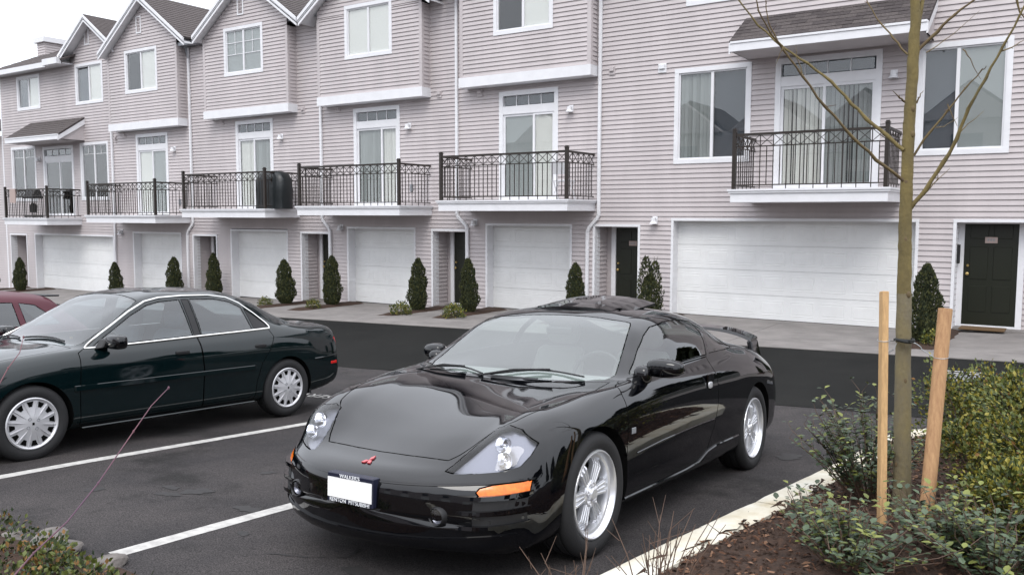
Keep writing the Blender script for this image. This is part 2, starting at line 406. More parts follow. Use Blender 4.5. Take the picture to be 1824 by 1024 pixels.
def entry(root, xa, xb, zt, depth, door_x0, door_w=.89, number=None, strip=False):
    zb_ = G((xa+xb)/2, 0)+.03; w = .055
    o = MB(); o.box(xa-w, xa, -.03, .10, zb_-.25, zt); o.box(xb, xb+w, -.03, .10, zb_-.25, zt); o.box(xa-w, xb+w, -.032, .12, zt, zt+w)
    o.box(xa-w+.01, xa+.004, .10, .22 if not strip else depth, zb_-.25, zt); o.build('entry_casing', 'white_trim', root)
    side_siding(root, xa-.02, .10, depth, zb_-.2, zt)
    bk = MB(); bk.box(xa-.05, xb+.05, depth+.06, depth+.1, zb_-.25, zt+.3); bk.box(xb+.0, xb+.05, .10, depth+.06, zb_-.25, zt); bk.box(xa-.05, xb+.05, .12, depth+.06, zt, zt+.04)
    bk.box(xa-.06, xa-.03, .10, depth+.06, zb_-.25, zt)
    bk.build('entry_recess', 'siding', root)
    st = MB(); st.box(xa-.05, xb+.05, -.02, depth+.06, zb_-.3, zb_); st.build('door_step', 'concrete', root)
    if xb-(door_x0+door_w+.08) > .05: siding_wall(root, door_x0+door_w+.08, xb, zb_, zt, depth+.04, [])
    c = MB(); a, b = door_x0, door_x0+door_w; zd = min(zt-.03, zb_+2.05)
    c.box(a-.11, a, depth-.02, depth+.06, zb_, zd); c.box(b, b+.10, depth-.02, depth+.06, zb_, zd); c.box(a-.11, b+.10, depth-.022, depth+.06, zd, zd+.09)
    c.box(a, b, depth-.01, depth+.06, zb_, zb_+.035)
    c.build('door_frame', 'white_trim', root)
    d = MB(); d.box(a, b, depth+.02, depth+.06, zb_+.035, zd); d = d.build('entry_door', 'door_green', root)
    m = MB(); hw = door_w*.17
    for (ph) in (.30, .30, .12):
        pass
    for cx in (a+door_w*.28, a+door_w*.72):
        for (cz, hh) in ((zb_+.52, .24), (zb_+1.18, .30), (zb_+1.76, .13)):
            m = MB(); m.box(cx-hw, cx+hw, depth+.008, depth+.022, cz-hh, cz+hh); m.build('raised_panel', 'door_green', d, bevel=.006)
    k = MB(); k.lathe([(-.05, .012), (-.045, .028), (-.02, .030), (-.005, .012), (.02, .010)], 'y', (a+.07, depth, zb_+.98), 12, close=True); k.build('door_knob', 'brass', d, smooth=True)
    k = MB(); k.lathe([(-.02, .022), (.02, .026)], 'y', (a+.07, depth, zb_+1.13), 12, close=True); k.build('deadbolt', 'brass', d)
    if number:
        k = MB(); cx = (a+b)/2; k.box(cx-.10, cx+.10, depth+.0, depth+.012, zb_+1.55, zb_+1.66); pl = k.build('number_plate', 'towel', d)
        k = MB()
        for i in range(3): k.box(cx-.06+i*.045, cx-.035+i*.045, depth-.003, depth-.0005, zb_+1.585, zb_+1.63)
        k.build('raised_figures', 'metal_grey', d)
    if strip:
        k = MB(); k.box(xa+.004, xa+.05, .13, .26, zb_+1.17, zb_+1.52); k.build('mail_slot_box', 'black_plastic', root, bevel=.006)
    o = MB(); o.box(a+.02, a+.75, depth-.55, depth-.06, zb_, zb_+.015)
    if strip: o.build('door_mat', 'mat_brown', root)
    return (xa-.02, xb+.02, zb_-.4, zt+.02)

def balcony(root, x0, x1, zb_, cols):
    zt = zb_+.25; D = 1.3
    dk = MB()
    dk.box(x0, x1, -D, .0, zb_, zt-.075); dk.box(x0-.03, x1+.03, -D-.03, .0, zt-.075, zt-.035); dk.box(x0-.05, x1+.05, -D-.05, .0, zt-.035, zt)
    b = dk.build('balcony', 'white_trim', root)
    px0, px1, py = x0+.05, x1-.05, -D+.05
    ps = MB()
    pm = MB(); pm.box(-.035, .035, -.035, .035, 0, 1.12); pm.box(-.045, .045, -.045, .045, 1.12, 1.135); pm.prism([(-.03, -.03, 1.135), (.03, -.03, 1.135), (.03, .03, 1.135), (-.03, .03, 1.135)], (0, 0, .03))
    me = mesh_of(pm, 'post', 'iron')
    for x in (px0, px1): put(me, 'post', b, (x, py, zt))
    for nm, z, hh, ww in (('top_rail', zt+1.04, .045, .05), ('middle_rail', zt+.81, .022, .022), ('bottom_rail', zt+.08, .022, .025)):
        r = MB(); r.bar((px0+.035, py, z), (px1-.035, py, z), ww, hh); r.build(nm, 'iron', b)
        for x in (px0, px1):
            r = MB(); r.bar((x, py+.035, z), (x, -.02, z), ww, hh); r.build(nm, 'iron', b)
    n = max(4, 2*round((px1-px0)/.245)); sp = (px1-px0)/n
    bl = MB(); bl.box(-.0075, .0075, -.0075, .0075, zt+.08, zt+.81); 
    bm_ = MB(); bm_.v = [(x, y, z-(zt+.08)) for x, y, z in bl.v]; bm_.f = bl.f; bm_.m = bl.m
    mb_ = mesh_of(bm_, 'baluster', 'iron')
    tall = MB(); tall.box(-.0075, .0075, -.0075, .0075, -.08, .95); mt_ = mesh_of(tall, 'baluster', 'iron')
    for i in range(1, n):
        put(mb_ if (i % 2) else mt_, 'baluster', b, (px0+i*sp, py, zt+.08))
    c = MB(); w2 = sp*1.0
    c.bar((-w2, .003, -.11), (w2, .003, .11), .011, .011); c.bar((-w2, -.003, .11), (w2, -.003, -.11), .011, .011); mc = mesh_of(c, 'cross_brace', 'iron')
    for i in range(1, n, 2): put(mc, 'cross_brace', b, (px0+i*sp, py, zt+.925))
    ns = 10; ss = (D-.05)/ns
    c = MB(); c.bar((.003, -ss, -.11), (.003, ss, .11), .011, .011); c.bar((-.003, -ss, .11), (-.003, ss, -.11), .011, .011); ms = mesh_of(c, 'cross_brace', 'iron')
    for x in (px0, px1):
        for i in range(1, ns): put(mb_ if (i % 2) else mt_, 'baluster', b, (x, py+i*ss, zt+.08))
        for i in range(1, ns, 2): put(ms, 'cross_brace', b, (x, py+i*ss, zt+.925))
    # leg pins under the bottom rail
    return zt
def sconce(root, x, z, y=0):
    m = MB(); m.box(x-.06, x+.06, y-.03, y, z-.07, z+.08)
    m.lathe([(z+.02-.0, .02), (z-.03, .055), (z-.085, .095)], 'z', (x-.0, y-.11, 0), 14); m.lathe([(z+.05, .0), (z+.045, .05), (z-.03, .055)], 'z', (x, y-.11, 0), 14)
    m.bar((x, y, z+.03), (x, y-.1, z+.03), .05, .04)
    m.build('wall_light', 'white_trim', root, smooth=True)
def vent(root, x, z, w=.17, h=.17, y=0):
    m = MB(); m.box(x-w/2, x+w/2, y-.045, y, z-h/2, z+h/2); m.box(x-w*.36, x+w*.36, y-.085, y-.045, z-h*.1, z+h*.38)
    m.build('vent_cover', 'siding' if w < .18 else 'white_trim', root, bevel=.006)
def spout(root, x, ztop, x2, zj, y=-.055, zbot=None, w=.075, head=False):
    m = MB(); zb_ = G(x2, 0)-.05
    for a, b in (((x, ztop), (x, zj+.16)), ((x, zj+.16), (x+(x2-x)*.2, zj+.06)), ((x+(x2-x)*.2, zj+.06), (x+(x2-x)*.8, zj-.10)), ((x+(x2-x)*.8, zj-.10), (x2, zj-.22)), ((x2, zj-.22), (x2, zb_))):
        m.bar((a[0], y, a[1]+.01), (b[0], y, b[1]-.01), w, .065, up=(0, 1, 0))
    o = m.build('downspout', 'white_trim', root, bevel=.008)
    if head:
        h = MB(); h.box(x-.16, x+.10, y-.12, y+.06, ztop-.02, ztop+.12); h.bar((x-.03, y-.06, ztop-.02), (x, y, ztop-.35), .08, .07); h.build('gutter_box', 'metal_grey', o)

def corner(root, x0, x1, y, z0, z1, mats='siding', d=.022):
    m = MB(); m.box(x0, x1, y-d, y, z0, z1); m.build('corner_board', mats, root)
def bay(root, x0, x1, zb_, zt, holes, gab, lim=None):
    y = -.33
    siding_wall(root, x0+.08, x1-.08, zb_+.23, zt, y, holes)
    if lim: siding_wall(root, x0, x1, zt, 99 if False else lim['top'], y, holes, lim=lim['f'])
    corner(root, x0, x0+.085, y, zb_+.23, zt); corner(root, x1-.085, x1, y, zb_+.23, zt)
    for (a, b, c, d) in ((x1-.001, x1+.02, y-.022, y+.07), (x1-.001, x1+.02, -.07, .0), (x0-.02, x0+.001, y-.022, y+.07)):
        m = MB(); m.box(a, b, c, d, zb_+.23, zt); m.build('corner_board', 'siding', root)
    side_siding(root, x1, y+.07, -.07, zb_+.23, zt); side_siding(root, x0, y+.07, -.0, zb_+.23, zt, nx=-1)
    m = MB(); m.box(x0-.03, x1+.03, y-.05, .0, zb_, zb_+.235); m.build('bay_skirt', 'white_trim', root)
    m = MB(); m.box(x0+.03, x1-.03, y+.09, y+.12, zb_+.2, zt+.1); m.build('wall', 'dark_core', root)

def shingle_plane(root, a, b, c, d, name='roof', rows=14, proud=.012, th=.05):
    """roof plane a-b along eave, d-c along the ridge; overlapping courses"""
    a, b, c, d = map(Vector, (a, b, c, d)); n = (b-a).cross(d-a).normalized()
    if n.z < 0: n = -n
    m = MB()
    for i in range(rows):
        t0, t1 = i/rows, (i+1)/rows
        p = [a.lerp(d, t0), b.lerp(c, t0), b.lerp(c, t1), a.lerp(d, t1)]
        m.hexa([p[0]-n*th, p[1]-n*th, p[2]-n*th, p[3]-n*th, p[0]+n*proud, p[1]+n*proud, p[2], p[3]], 0)
    o = m.build(name, ['shingle_a'], root); return o
def gable(root, xc, half, y0, y1, zlow, slope, bayx=None, vent_at=None, walltop=None, ext=True):
    zt = zlow+half*slope; th = .04
    shingle_plane(root, (xc+half, y0, zlow), (xc+half, y1, zlow), (xc, y1, zt), (xc, y0, zt), rows=18)
    shingle_plane(root, (xc-half, y0, zlow), (xc-half, y1, zlow), (xc, y1, zt), (xc, y0, zt), rows=18)
    for s in (-1, 1):     # rake boards at the front edge
        m = MB(); a = Vector((xc+s*half, y0, zlow-.03)); b = Vector((xc, y0, zt-.03))
        dn = Vector((0, 0, -.235))
        m.hexa([a+dn, b+dn, b+dn+Vector((0, .03, 0)), a+dn+Vector((0, .03, 0)), a, b, b+Vector((0, .03, 0)), a+Vector((0, .03, 0))])
        m.hexa([a+Vector((0, -.025, -.09)), b+Vector((0, -.025, -.09)), b+Vector((0, 0, -.09)), a+Vector((0, 0, -.09)), a+Vector((0, -.025, .01)), b+Vector((0, -.025, .01)), b+Vector((0, 0, .01)), a+Vector((0, 0, .01))])
        m.build('rake_board', 'white_trim', root)
        m = MB(); q = Vector((0, .62, 0)); so = Vector((0, 0, -.16))
        m.hexa([a+so, b+so, b+so+q, a+so+q, a+so+Vector((0, 0, .03)), b+so+Vector((0, 0, .03)), b+so+q+Vector((0, 0, .03)), a+so+q+Vector((0, 0, .03))])
        m.build('soffit', 'white_trim', root)
    if vent_at:
        x, z, y = vent_at; m = MB(); w, h = .14, .24
        m.box(x-w, x-w+.04, y-.03, y+.05, z-h, z+h); m.box(x+w-.04, x+w, y-.03, y+.05, z-h, z+h); m.box(x-w, x+w, y-.032, y+.05, z+h, z+h+.04); m.box(x-w, x+w, y-.032, y+.05, z-h-.04, z-h)
        v = m.build('gable_vent', 'white_trim', root)
        l = MB()
        for i in range(9):
            zz = z-h+.03+i*(2*h-.03)/9; l.hexa([(x-w+.04, y-.02, zz), (x+w-.04, y-.02, zz), (x+w-.04, y+.02, zz+.03), (x-w+.04, y+.02, zz+.03), (x-w+.04, y-.02, zz+.012), (x+w-.04, y-.02, zz+.012), (x+w-.04, y+.02, zz+.042), (x-w+.04, y+.02, zz+.042)])
        l.build('louvre', 'siding', v)
    return zt
def hood_roof(root, x0, x1, zw, ze, shingles=False, right_end=False, y=-1.0):
    """small shed roof over the sliding door"""
    m = MB(); m.hexa([(x0, y, ze-.06), (x1, y, ze-.06), (x1, 0, zw-.06), (x0, 0, zw-.06), (x0, y, ze), (x1, y, ze), (x1, 0, zw), (x0, 0, zw)])
    r = m.build('porch_roof', 'shingle_b', root)
    ln = math.hypot(y, zw-ze); rows = 7; n = Vector((0, -(zw-ze), -y)).normalized(); e = Vector((0, -y, zw-ze)).normalized()
    if n.z < 0: n = -n
    if shingles:
        cw = .30; rnd = random.Random(5)
        for i in range(rows):
            k = 0; x = x0-(.15 if i % 2 else 0)
            while x < x1-.01:
                a, b = max(x, x0), min(x+cw-.006, x1)
                if b-a > .02:
                    s = Vector((0, y, ze))+e*(i*ln/rows)+n*.003; t = s+e*(ln/rows*1.05); pr = rnd.uniform(.009, .016)
                    q = MB(); q.hexa([(a, s.y, s.z), (b, s.y, s.z), (b, t.y, t.z), (a, t.y, t.z), (a, s.y+n.y*pr, s.z+n.z*pr), (b, s.y+n.y*pr, s.z+n.z*pr), (b, t.y+n.y*.004, t.z+n.z*.004), (a, t.y+n.y*.004, t.z+n.z*.004)])
                    q.build('shingle', rnd.choice(['shingle_a', 'shingle_b', 'shingle_a']), r)
                x += cw
    else:
        q = MB()
        for i in range(rows):
            s = Vector((0, y, ze))+e*(i*ln/rows)+n*.003; t = s+e*(ln/rows)
            q.hexa([(x0, s.y, s.z), (x1, s.y, s.z), (x1, t.y, t.z), (x0, t.y, t.z), (x0, s.y+n.y*.012, s.z+n.z*.012), (x1, s.y+n.y*.012, s.z+n.z*.012), (x1, t.y, t.z), (x0, t.y, t.z)])
        o = q.build('shingles', 'shingle_a', r); o['kind'] = 'stuff'
    f = MB(); f.box(x0+.04, x1-.02, y-.04, y, ze-.20, ze-.015); f.box(x0+.04, x1-.02, y-.06, y-.04, ze-.05, ze-.01); f.build('fascia', 'white_trim', r)
    for x, sg in ((x0+.02, -1), (x1-.02, 1)):
        f = MB(); f.hexa([(x-.015, y-.03, ze-.24), (x+.015, y-.03, ze-.24), (x+.015, -.0, zw-.26), (x-.015, -.0, zw-.26), (x-.015, y-.03, ze-.04), (x+.015, y-.03, ze-.04), (x+.015, -.0, zw-.05), (x-.015, -.0, zw-.05)]); f.build('rake_board', 'white_trim', r)
        f = MB(); f.prism([(x-sg*.05, y+.02, ze-.20), (x-sg*.05, 0, ze-.20), (x-sg*.05, 0, zw-.2)], (.02*sg, 0, 0)); f.build('end_panel', 'siding', r)
    f = MB(); f.box(x0+.05, x1-.05, y+.005, 0, ze-.20, ze-.18); f.build('soffit', 'siding', r)

def rakelim(xc, half, zlow, slope, inset=.0):
    def f(z):
        h = (zlow+half*slope-.22-z)/slope-inset
        return xc-h, xc+h
    return f

UN = [
 dict(x0=-36.6, x1=-28.7, label='end townhouse at the far left, with two upper windows and a small porch roof'),
 dict(x0=-28.7, x1=-23.05, label='townhouse second from the left end, with a full gable and louvred vent above its bay'),
 dict(x0=-23.05, x1=-17.95, label='townhouse with a white muntin grid in its bay window and a covered grill outside'),
 dict(x0=-17.95, x1=-13.02, label='townhouse with white curtains in both sashes of the bay window, near the middle'),
 dict(x0=-13.02, x1=-8.15, label='townhouse with a white folding chair on its balcony, left of the wide garage'),
 dict(x0=-8.15, x1=2.2, label='widest nearest townhouse on the right with double garage, porch roof and two large windows'),
]
roots = []
for i, u in enumerate(UN):
    xm = (u['x0']+u['x1'])/2
    roots.append(empty('townhouse', (xm, 0, G(xm, 0)), u['label'], 'townhouse', 'townhouses joined in one stepped row'))
def basez(i): return G(UN[i]['x0'], 0)-.35
MAINTOP = 7.72

# --- unit 6 (nearest)
r = roots[5]; H = []
H.append(window(r, -7.49, -5.81, 3.29, 5.31, 0, 'slats_grey', 'dark', mull=-6.65))
H.append(window(r, -2.70, -1.175, 3.29, 5.315, 0, 'dark', 'grey', mull=-2.03, topbar=False))
H.append(window(r, -7.26, -5.55, 6.60, 8.04, 0, 'white', 'dark'))
H.append(window(r, -3.1, -1.4, 6.60, 8.04, 0, 'dark', 'white'))
H.append(slider(r, -5.32, -3.31, 2.72, 5.31, -4.36, ('slats', 'slats_grey')))
gh = [garage(r, -7.46, -2.62, 2.065, 0.0, 8), entry(r, -1.94, -.30, 2.065, .35, -1.84, .87, True, True)]
gh2 = [(-7.46-.03, -2.59, -1, 2.07+.03), (-1.97, -.27, -1, 2.10)]
siding_wall(r, -8.15, 2.2, basez(5), 8.6, 0, H+gh2, each=True)
core_wall(r, -8.15, 2.2, basez(5), 8.6, gh)
balcony(r, -5.75, -2.90, 2.435, 12)
hood_roof(r, -5.95, -2.40, 6.20, 5.56, shingles=True)
sconce(r, -3.10, 4.82); sconce(r, -7.90, 2.08); vent(r, -7.78, 5.36, .19, .20); 
spout(roots[4], -9.29, 7.9, -9.58, 2.02)
m = MB(); m.box(-8.4, 2.4, -.45, 9, 8.6, 8.78); m.build('eave', 'white_trim', r)
shingle_plane(r, (-8.5, -.5, 8.8), (2.4, -.5, 8.8), (2.4, 4.5, 10.9), (-8.5, 4.5, 10.9), rows=20)
shingle_plane(r, (-8.5, 9.2, 8.8), (2.4, 9.2, 8.8), (2.4, 4.5, 10.9), (-8.5, 4.5, 10.9), rows=20)

def std_unit(i, bayx, baz, win, wl, wr, T, dx, mull, kinds, db, bal, gar, ent, gab, grid=False, lights=(), vents=(), holes=()):
    r = roots[i]; u = UN[i]; y = -.33
    hb = [window(r, win[0], win[1], win[2], win[3], y, wl, wr, grid=grid)]
    lim = dict(f=rakelim(gab[0], gab[1], gab[2], gab[3]), top=gab[2]+gab[1]*gab[3]-.3)
    zt = gab[2]-.12
    bay(r, bayx[0], bayx[1], baz, zt, hb, gab)
    # wall of the gable above the bay
    f = lim['f']
    def fl(z):
        a, b = f(z); return max(a, bayx[0]), min(b, bayx[1])
    siding_wall(r, bayx[0], bayx[1], zt, lim['top'], y, hb, lim=fl)
    mm_ = MB(); zt2 = zt; h2 = (bayx[1]-bayx[0])/2
    mm_.prism([(bayx[0]+.05, y+.1, zt-.05), (bayx[1]-.05, y+.1, zt-.05), (bayx[1]-.05, y+.1, zt+.05), (gab[0], y+.1, lim['top']+.02), (bayx[0]+.05, y+.1, zt+.05)], (0, .05, 0)); mm_.build('wall', 'dark_core', r)
    gable(r, gab[0], gab[1], -.62, 9.0, gab[2], gab[3], vent_at=(gab[0]-.35, gab[2]+gab[1]*gab[3]-.95, y-.01))
    Hh = [slider(r, dx[0], dx[1], db+.27, T, mull, kinds)]
    g = garage(r, gar[0], gar[1], gar[2], G((gar[0]+gar[1])/2, 0), 4)
    gh = [g]; gh2 = [(gar[0]-.03, gar[1]+.03, -9, gar[2]+.03)]
    if ent:
        gh.append(entry(r, ent[0], ent[1], ent[2], .58, ent[0]+.24, .88, i in (2, 4))); gh2.append((ent[0]-.03, ent[1]+.03, -9, ent[2]+.03))
    Hh += [(bayx[0]-.0, bayx[1]+.0, baz+.02, 20)]
    siding_wall(r, u['x0'], u['x1'], basez(i), MAINTOP+.15*(i-2), 0, Hh+gh2)
    core_wall(r, u['x0'], u['x1'], basez(i), MAINTOP+.15*(i-2), gh)
    balcony(r, bal[0], bal[1], db, 12)
    for l in lights: sconce(r, *l)
    for v in vents: vent(r, *v)
    m = MB(); m.box(u['x0'], u['x1'], -.3, 6, MAINTOP+.15*(i-2), MAINTOP+.15*(i-2)+.10); m.build('eave', 'metal_grey', r)

std_unit(4, (-13.05, -9.39), 5.32, (-12.04, -10.37, 6.47, 7.93), 'dark', 'white', 5.185, (-12.10, -10.41), -11.10, ('grey', 'white'), 2.28, (-13.0, -9.40),
         (-12.46, -10.07, 1.92), (-9.40, -8.31, 1.925), (-11.22, 2.38, 7.86, .70), lights=((-10.06, 4.65), (-7.86-4.97, 2.0)), vents=((-12.68, 5.20), (-9.0, 5.42, .14, .19)))
std_unit(3, (-18.06, -14.29), 5.22, (-17.0, -15.29, 6.39, 7.82), 'white', 'white', 5.11, (-17.03, -15.33), -16.0, ('slats_grey', 'slats'), 2.17, (-17.95, -14.25),
         (-17.29, -14.87, 1.795), (-14.22, -13.15, 1.765), (-16.18, 2.36, 7.70, .70), lights=((-15.0, 4.53), (-17.55, 1.83)), vents=((-17.62, 5.14), (-13.97, 5.28, .14, .19)))
std_unit(2, (-23.13, -19.30), 5.16, (-22.12, -20.34, 6.38, 7.82), 'grey', 'grey', 5.065, (-22.08, -20.36), -21.24, ('slats', 'slats_grey'), 2.10, (-23.1, -19.27),
         (-22.40, -19.86, 1.675), (-19.20, -18.09, 1.635), (-20.95, 2.35, 7.72, .70), grid=True, lights=((-19.97, 4.5),), vents=((-22.72, 5.08), (-19.04, 5.22, .14, .19)))
std_unit(1, (-28.41, -24.50), 5.06, (-27.38, -25.55, 6.26, 7.70), 'dark', 'white', 4.93, (-27.39, -25.58), -26.47, ('white', 'grey'), 1.91, (-28.44, -24.48),
         (-27.71, -25.06, 1.53), (-24.34, -23.18, 1.49), (-26.14, 2.40, 7.74, .70), lights=((-25.21, 4.36), (-28.43, 1.57)), vents=((-28.05, 4.93), (-28.6, 4.82, .12, .22)))
# --- unit 1 (far left end)
r = roots[0]; H = []
H.append(window(r, -31.07, -29.28, 6.18, 7.64, 0, 'dark', 'white')); H.append(window(r, -35.3, -33.57, 6.24, 7.56, 0, 'dark', 'white'))
H.append(window(r, -30.93, -29.10, 2.70, 4.80, 0, 'open', 'open', topbar=True)); H.append(window(r, -35.97, -34.08, 2.70, 4.84, 0, 'open', 'open', topbar=True))
H.append(slider(r, -33.55, -31.40, 2.12, 4.76, -32.4, ('open', 'dark')))
gh = [garage(r, -34.39, -29.01, 1.385, G(-31.7, 0), 8), entry(r, -36.31, -35.08, 1.36, .58, -36.05, .88)]
gh2 = [(-34.42, -28.98, -9, 1.415), (-36.34, -35.05, -9, 1.39)]
siding_wall(r, -36.6, -28.7, basez(0), 7.72, 0, H+gh2)
core_wall(r, -36.6, -28.7, basez(0), 7.72, gh)
fg = rakelim(-29.8, 1.78, 8.0, .70)
siding_wall(r, -31.5, -28.0, 7.72, 8.98, 0, [(-31.07, -29.28, 6.18, 7.6)], lim=lambda z: (max(-31.4, fg(z)[0]), min(-28.1, fg(z)[1])))
mm_ = MB(); mm_.prism([(-31.4, .06, 7.6), (-28.2, .06, 7.6), (-28.2, .06, 7.95), (-29.8, .06, 9.0), (-31.4, .06, 7.95)], (0, .05, 0)); mm_.build('wall', 'dark_core', r)
gable(r, -29.8, 1.78, -.36, 9.0, 8.0, .70, vent_at=(-30.2, 8.55, -.01))
corner(r, -36.68, -36.58, 0, basez(0), 7.72, 'white_trim')
siding_wall(r, -40.5, -36.68, basez(0), 5.35, 0, [])
core_wall(r, -40.5, -36.6, basez(0), 5.35, [])
shingle_plane(r, (-40.6, -.55, 5.30), (-36.72, -.55, 5.30), (-36.72, 1.2, 6.3), (-40.6, 1.2, 6.3), rows=6)
balcony(r, -34.08, -31.0, 1.80, 10)
hood_roof(r, -34.35, -30.55, 5.73, 5.06)
sconce(r, -33.82, 4.32)
m = MB(); m.box(-36.95, -32.2, -.5, -.38, 7.62, 7.80); m.box(-32.2, -31.2, -.62, -.45, 7.64, 7.86); m.box(-36.95, -31.2, -.4, 0, 7.66, 7.70); m.build('fascia', 'white_trim', r)
shingle_plane(r, (-37.0, -.5, 7.80), (-31.0, -.5, 7.80), (-31.0, 4.5, 10.2), (-34.6, 4.5, 10.2), rows=16)
shingle_plane(r, (-37.0, -.5, 7.80), (-37.0, 9, 7.80), (-34.6, 6.5, 10.2), (-34.6, 4.5, 10.2), rows=16)
m = MB(); m.box(-36.6, -36.4, .2, 8, basez(0), 7.72); m.build('wall', 'siding', r)
m = MB(); m.box(-35.95, -35.35, 1.2, 2.25, 7.8, 9.16); c_ = m.build('chimney', 'siding', r)
for k in range(8):
    pass
mb = MB()
for k in range(12):
    z = 7.95+k*.10; course(mb, (-35.95, 1.2), (-35.35, 1.2), (0, -1), z, z+.1); course(mb, (-35.35, 1.2), (-35.35, 2.25), (1, 0), z, z+.1)
o = mb.build('siding', 'siding', c_); o['kind'] = 'stuff'
m = MB(); m.box(-36.07, -35.23, 1.08, 2.37, 9.14, 9.34); m.build('chimney_cap', 'white_trim', c_)
# downspouts
spout(roots[3], -13.39, 7.6, -13.06, 2.04); spout(roots[2], -18.29, 7.6, -17.98, 1.92)
spout(roots[1], -24.30, 7.55, -24.62, 1.76, head=True); spout(roots[0], -28.80, 7.5, -28.82, 1.2)
for rr, x, z in ((roots[3], -14.93, 2.9), (roots[2], -19.6, 2.8), (roots[1], -25.0, 2.6)):
    m = MB(); m.box(x-.05, x+.05, -.05, 0, z-.1, z+.1); m.build('outlet_box', 'metal_grey', rr, bevel=.005)
# side return of the nearest house, right of the frame
m = MB(); m.box(2.1, 2.2, .2, 8.8, basez(5), 8.6); m.build('wall', 'siding', roots[5])

# --- things on the balconies
def cover_grill():
    o = MB(); rnd = random.Random(3)
    n = 28; zs = [0, .25, .55, .85, 1.0, 1.08, 1.10]; sc = [(.60, .30), (.58, .29), (.60, .31), (.57, .28), (.48, .24), (.30, .14), (.02, .01)]
    rings = []
    for z, (a, b) in zip(zs, sc):
        ring = []
        for j in range(n):
            t = 2*math.pi*j/n; c, s = math.cos(t), math.sin(t); e = .55
            rr = 1+.04*math.sin(9*t+z*5)*(1-z*.6)
            ring.append((a*math.copysign(abs(c)**e, c)*rr-.25*0, b*math.copysign(abs(s)**e, s)*rr, z))
        rings.append(ring)
    vs = [p for q in rings for p in q]; k = len(rings)
    fs = [(i*n+j, i*n+(j+1) % n, (i+1)*n+(j+1) % n, (i+1)*n+j) for i in range(k-1) for j in range(n)]+[tuple((k-1)*n+j for j in range(n))]
    o.add([(x-19.55, y-.72, z+2.35) for x, y, z in vs], fs)
    g = o.build('covered_grill', 'bbq_cover', smooth=True, loc=(-19.55, -.72, 2.35), angle=60)
    tag(g, 'barbecue grill under a black fitted cover on a balcony', 'grill')
cover_grill()
def folding_chair():
    e = empty('folding_chair', (-9.95, -.55, 2.53), 'white folding chair at the right end of a balcony', 'chair'); x, y, z = -9.95, -.55, 2.53
    for s in (-1, 1):
        t = MB(); t.tube([(x+s*.22, y+.18, z+.0), (x+s*.22, y-.06, z+.42), (x+s*.22, y-.20, z+.85)], .012, 6); t.build('leg', 'white_trim', e, smooth=True)
        t = MB(); t.tube([(x+s*.20, y-.22, z), (x+s*.20, y+.18, z+.44)], .012, 6); t.build('leg', 'white_trim', e, smooth=True)
    t = MB(); t.box(x-.22, x+.22, y-.18, y+.2, z+.42, z+.45); t.build('seat', 'white_trim', e, bevel=.008)
    t = MB(); t.hexa([(x-.22, y-.13, z+.58), (x+.22, y-.13, z+.58), (x+.22, y-.11, z+.58), (x-.22, y-.11, z+.58), (x-.22, y-.215, z+.86), (x+.22, y-.215, z+.86), (x+.22, y-.195, z+.86), (x-.22, y-.195, z+.86)]); t.build('backrest', 'white_trim', e, bevel=.008)
folding_chair()
def kettle_grill():
    x, y, z = -33.0, -.75, 2.06
    e = empty('open_grill', (x, y, z), 'black grill on a stand with side shelf on the far left balcony', 'grill')
    t = MB(); t.box(x-.35, x+.35, y-.22, y+.22, z+.72, z+.80); t.hexa([(x-.32, y-.2, z+.80), (x+.32, y-.2, z+.80), (x+.32, y+.2, z+.80), (x-.32, y+.2, z+.80), (x-.30, y-.08, z+1.05), (x+.30, y-.08, z+1.05), (x+.30, y+.12, z+1.05), (x-.30, y+.12, z+1.05)]); t.build('lid', 'black_plastic', e, bevel=.02)
    for sx_ in (-.28, .28):
        for sy in (-.18, .18): t = MB(); t.tube([(x+sx_, y+sy, z), (x+sx_, y+sy, z+.72)], .014, 6); t.build('leg', 'black_plastic', e)
    t = MB(); t.box(x-.3, x+.3, y-.2, y+.2, z+.02, z+.10); t.build('shelf', 'black_plastic', e)
    t = MB(); t.lathe([(z+.2, .12), (z+.45, .14), (z+.55, .05)], 'z', (x, y, 0), 12, close=True); t.build('gas_bottle', 'black_plastic', e, smooth=True)
    t = MB(); t.hexa([(-33.62, -1.29, 2.62), (-33.22, -1.29, 2.60), (-33.22, -1.275, 2.60), (-33.62, -1.275, 2.62), (-33.62, -1.29, 3.13), (-33.22, -1.29, 3.13), (-33.22, -1.21, 3.13), (-33.62, -1.21, 3.13)])
    o = t.build('towel', 'towel', loc=(-33.42, -1.28, 3.1)); tag(o, 'pale pink towel hung over the far left balcony rail', 'towel')
kettle_grill()

